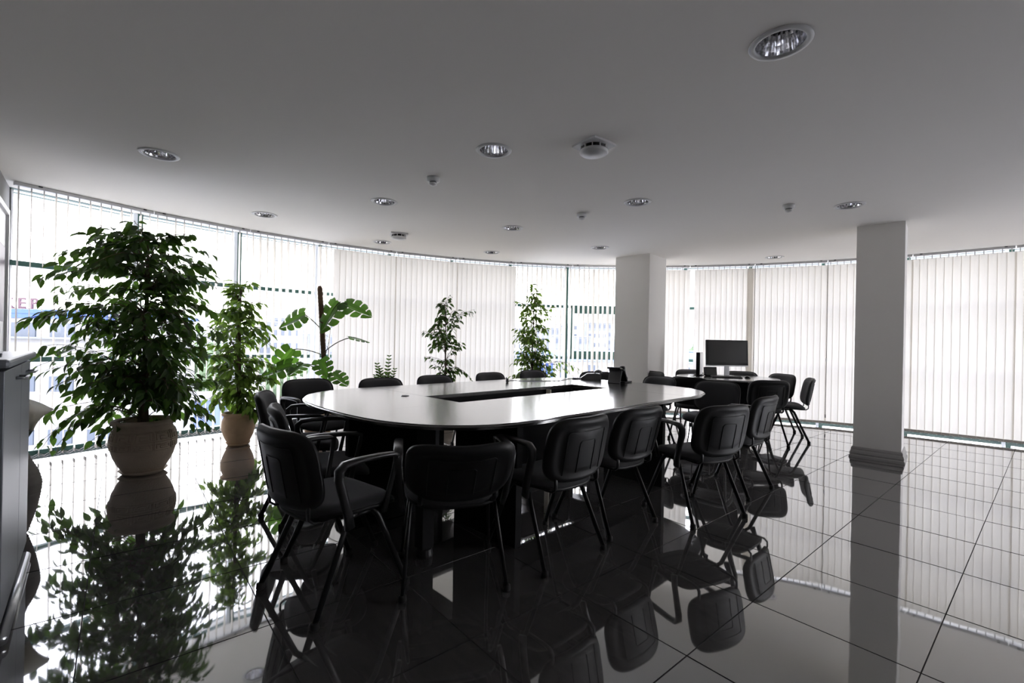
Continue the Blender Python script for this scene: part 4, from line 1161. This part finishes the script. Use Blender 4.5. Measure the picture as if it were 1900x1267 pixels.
def building(label, x, y, rz, w, d, ztop, wm, rows, cols_, band=None, win=(0.9, 1.2), roofm='b_roof'):
    r = thing('office_building', label, 'building', (x, y, GZ), R(rz), 'buildings outside the windows')
    h = ztop - GZ
    bm = B(); box(bm, (0, d / 2, h / 2), (w, d, h)); obj('walls', bm, M[wm], r)
    bm = B(); box(bm, (0, d / 2, h + 0.12), (w + 0.3, d + 0.3, 0.24)); obj('roof', bm, M[band[0] if band else roofm], r)
    if band:
        bm = B(); box(bm, (0, -0.06, h - band[1] / 2), (w + 0.1, 0.12, band[1])); obj('fascia', bm, M[band[0]], r)
    top = h - (band[1] + 0.25 if band else 0.6)
    wv = B()
    for i in range(rows):
        for j in range(cols_):
            cx = -w / 2 + (j + 0.5) * w / cols_; cz = top - win[1] / 2 - i * 3.0
            box(wv, (cx, -0.03, cz), (win[0], 0.10, win[1]))
    o = obj('windows', wv, M['b_window'], r); o['kind'] = 'stuff'
    return r
# sign building on the left
sb = building('low white building with blue roof band and large mauve letters, beyond the left window', -29.2, 25.5, 8, 13.5, 8, 2.25, 'b_white', 3, 7, ('b_blue', 0.26), (1.2, 0.85))
bm = B(); box(bm, (0, -0.3, 2.25 - GZ - 1.35), (13.7, 0.6, 0.10)); obj('ledge', bm, M['b_grey'], sb)
for ch, x in (('K', 0.84), ('E', 1.49), ('P', 2.10)):
    cu = bpy.data.curves.new('letter', 'FONT'); cu.body = ch; cu.size = 0.80; cu.extrude = 0.04; cu.align_x = 'CENTER'; cu.offset = 0.018
    tmp = bpy.data.objects.new('letter_curve', cu); COL.objects.link(tmp)
    me_ = bpy.data.meshes.new_from_object(tmp.evaluated_get(bpy.context.evaluated_depsgraph_get()))
    bpy.data.objects.remove(tmp); bpy.data.curves.remove(cu); me_.materials.clear()
    me_o = obj('letter', me_, M['b_letter'], sb)
    me_o.location = (x + 0.3, 0.0, 2.25 - GZ + 0.30); me_o.rotation_euler = (R(90), 0, 0)
bm = B(); box(bm, (1.2, 0.0, 2.25 - GZ + 0.27), (2.6, 0.04, 0.04)); obj('letter_rail', bm, M['b_letter'], sb)
building('pale blue shed below the large ficus, outside the left windows', -26.5, 38, 30, 7, 5, -4.2, 'b_pale_blue', 1, 4, None, (0.8, 0.8))
building('white hall with pale blue roof edge outside the far open window', 6.5, 31, -4, 16, 10, 0.35, 'b_white', 3, 8, ('b_pale_blue', 0.35), (0.7, 1.1))
building('narrow blue clad tower outside the far window behind the airy ficus', 1.95, 26, 0, 0.8, 1.5, 0.05, 'b_blue', 2, 1, None, (0.3, 0.8))
building('blue fronted hall seen through the gap beside the monitor', 22.5, 48, -22, 14, 10, 0.30, 'b_blue', 2, 5, ('b_blue', 0.9), (1.0, 1.2))
rgb = random.Random(9)
names = ['left of the moss pole', 'behind the monstera leaves', 'behind the open blind', 'beside the far pillar']
spots = [(-62, 120, 5, 'grey'), (-52, 108, 3.5, 'white'), (-46, 125, 6, 'white'), (-70, 140, 7, 'grey'), (-58, 150, 8, 'white'), (-40, 95, 2, 'grey'),
         (12, 150, 6, 'grey'), (20, 165, 8, 'white'), (28, 150, 5, 'white'), (17, 130, 3, 'grey'), (33, 175, 9, 'grey'), (5, 170, 7, 'white')]
labs = ['grey distant block left of the moss pole, second row', 'pale distant block left of the moss pole, front row', 'pale distant block just left of the moss pole',
        'grey distant tower behind the second ficus', 'pale distant tower left of the moss pole, farthest row', 'low grey block close behind the monstera leaves',
        'grey distant block behind the open sash', 'pale tall distant block right in the open sash', 'pale distant block beside the far pillar', 'low grey distant block in the lower sash',
        'tall grey distant tower next to the far pillar', 'pale distant tower behind the airy ficus']
for (x, y, zt, c), lb in zip(spots, labs):
    building(lb, x, y, rgb.uniform(-20, 20), rgb.uniform(6, 11), 8, zt, 'b_' + c, 4, 5, None, (0.9, 1.3))
def tree(label, x, y, ztop, r, seed):
    t = thing('tree', label, 'tree', (x, y, GZ), 0, 'trees outside the windows')
    h = ztop - GZ
    bm = B(); sweep(bm, [(0, 0, 0), (0, 0, h * 0.6)], [(0.25, 0.25), (0.12, 0.12)], n=8); obj('trunk', bm, M['trunk'], t)
    rg = random.Random(seed); bm = B()
    for q in range(26):
        c = Vector((rg.gauss(0, r * 0.5), rg.gauss(0, r * 0.5), h - r + rg.uniform(-r, r * 0.7)))
        rr = bmesh.ops.create_icosphere(bm, subdivisions=2, radius=r * rg.uniform(0.25, 0.42))
        for v in rr['verts']: v.co *= rg.uniform(0.82, 1.15)
        bmesh.ops.translate(bm, vec=c, verts=rr['verts'])
    o = obj('crown', bm, M['tree'], t)
for i, (x, y, zt, r, lb) in enumerate(((-30.5, 48.5, -1.2, 2.0, 'bushy pale green tree outside, left of the monstera'), (-24.0, 48, -0.8, 2.0, 'bushy pale green tree outside, right behind the monstera stem'), (-37, 53, -0.6, 2.4, 'pale green tree outside between the two left ficuses'),
                                       (-44, 64, 1.0, 3.0, 'distant pale tree outside left of the moss pole'), (31, 72, 2.8, 3.0, 'pale tree above the blue fronted hall in the blind gap'), (-17, 46, -1.5, 2.2, 'pale green tree outside right of the moss pole'))):
    tree(lb, x, y, zt, r, 40 + i)
print('tiles', ntile, 'objects', len(bpy.data.objects), 'tris', sum(len(m_.polygons) for m_ in bpy.data.meshes) * 2)
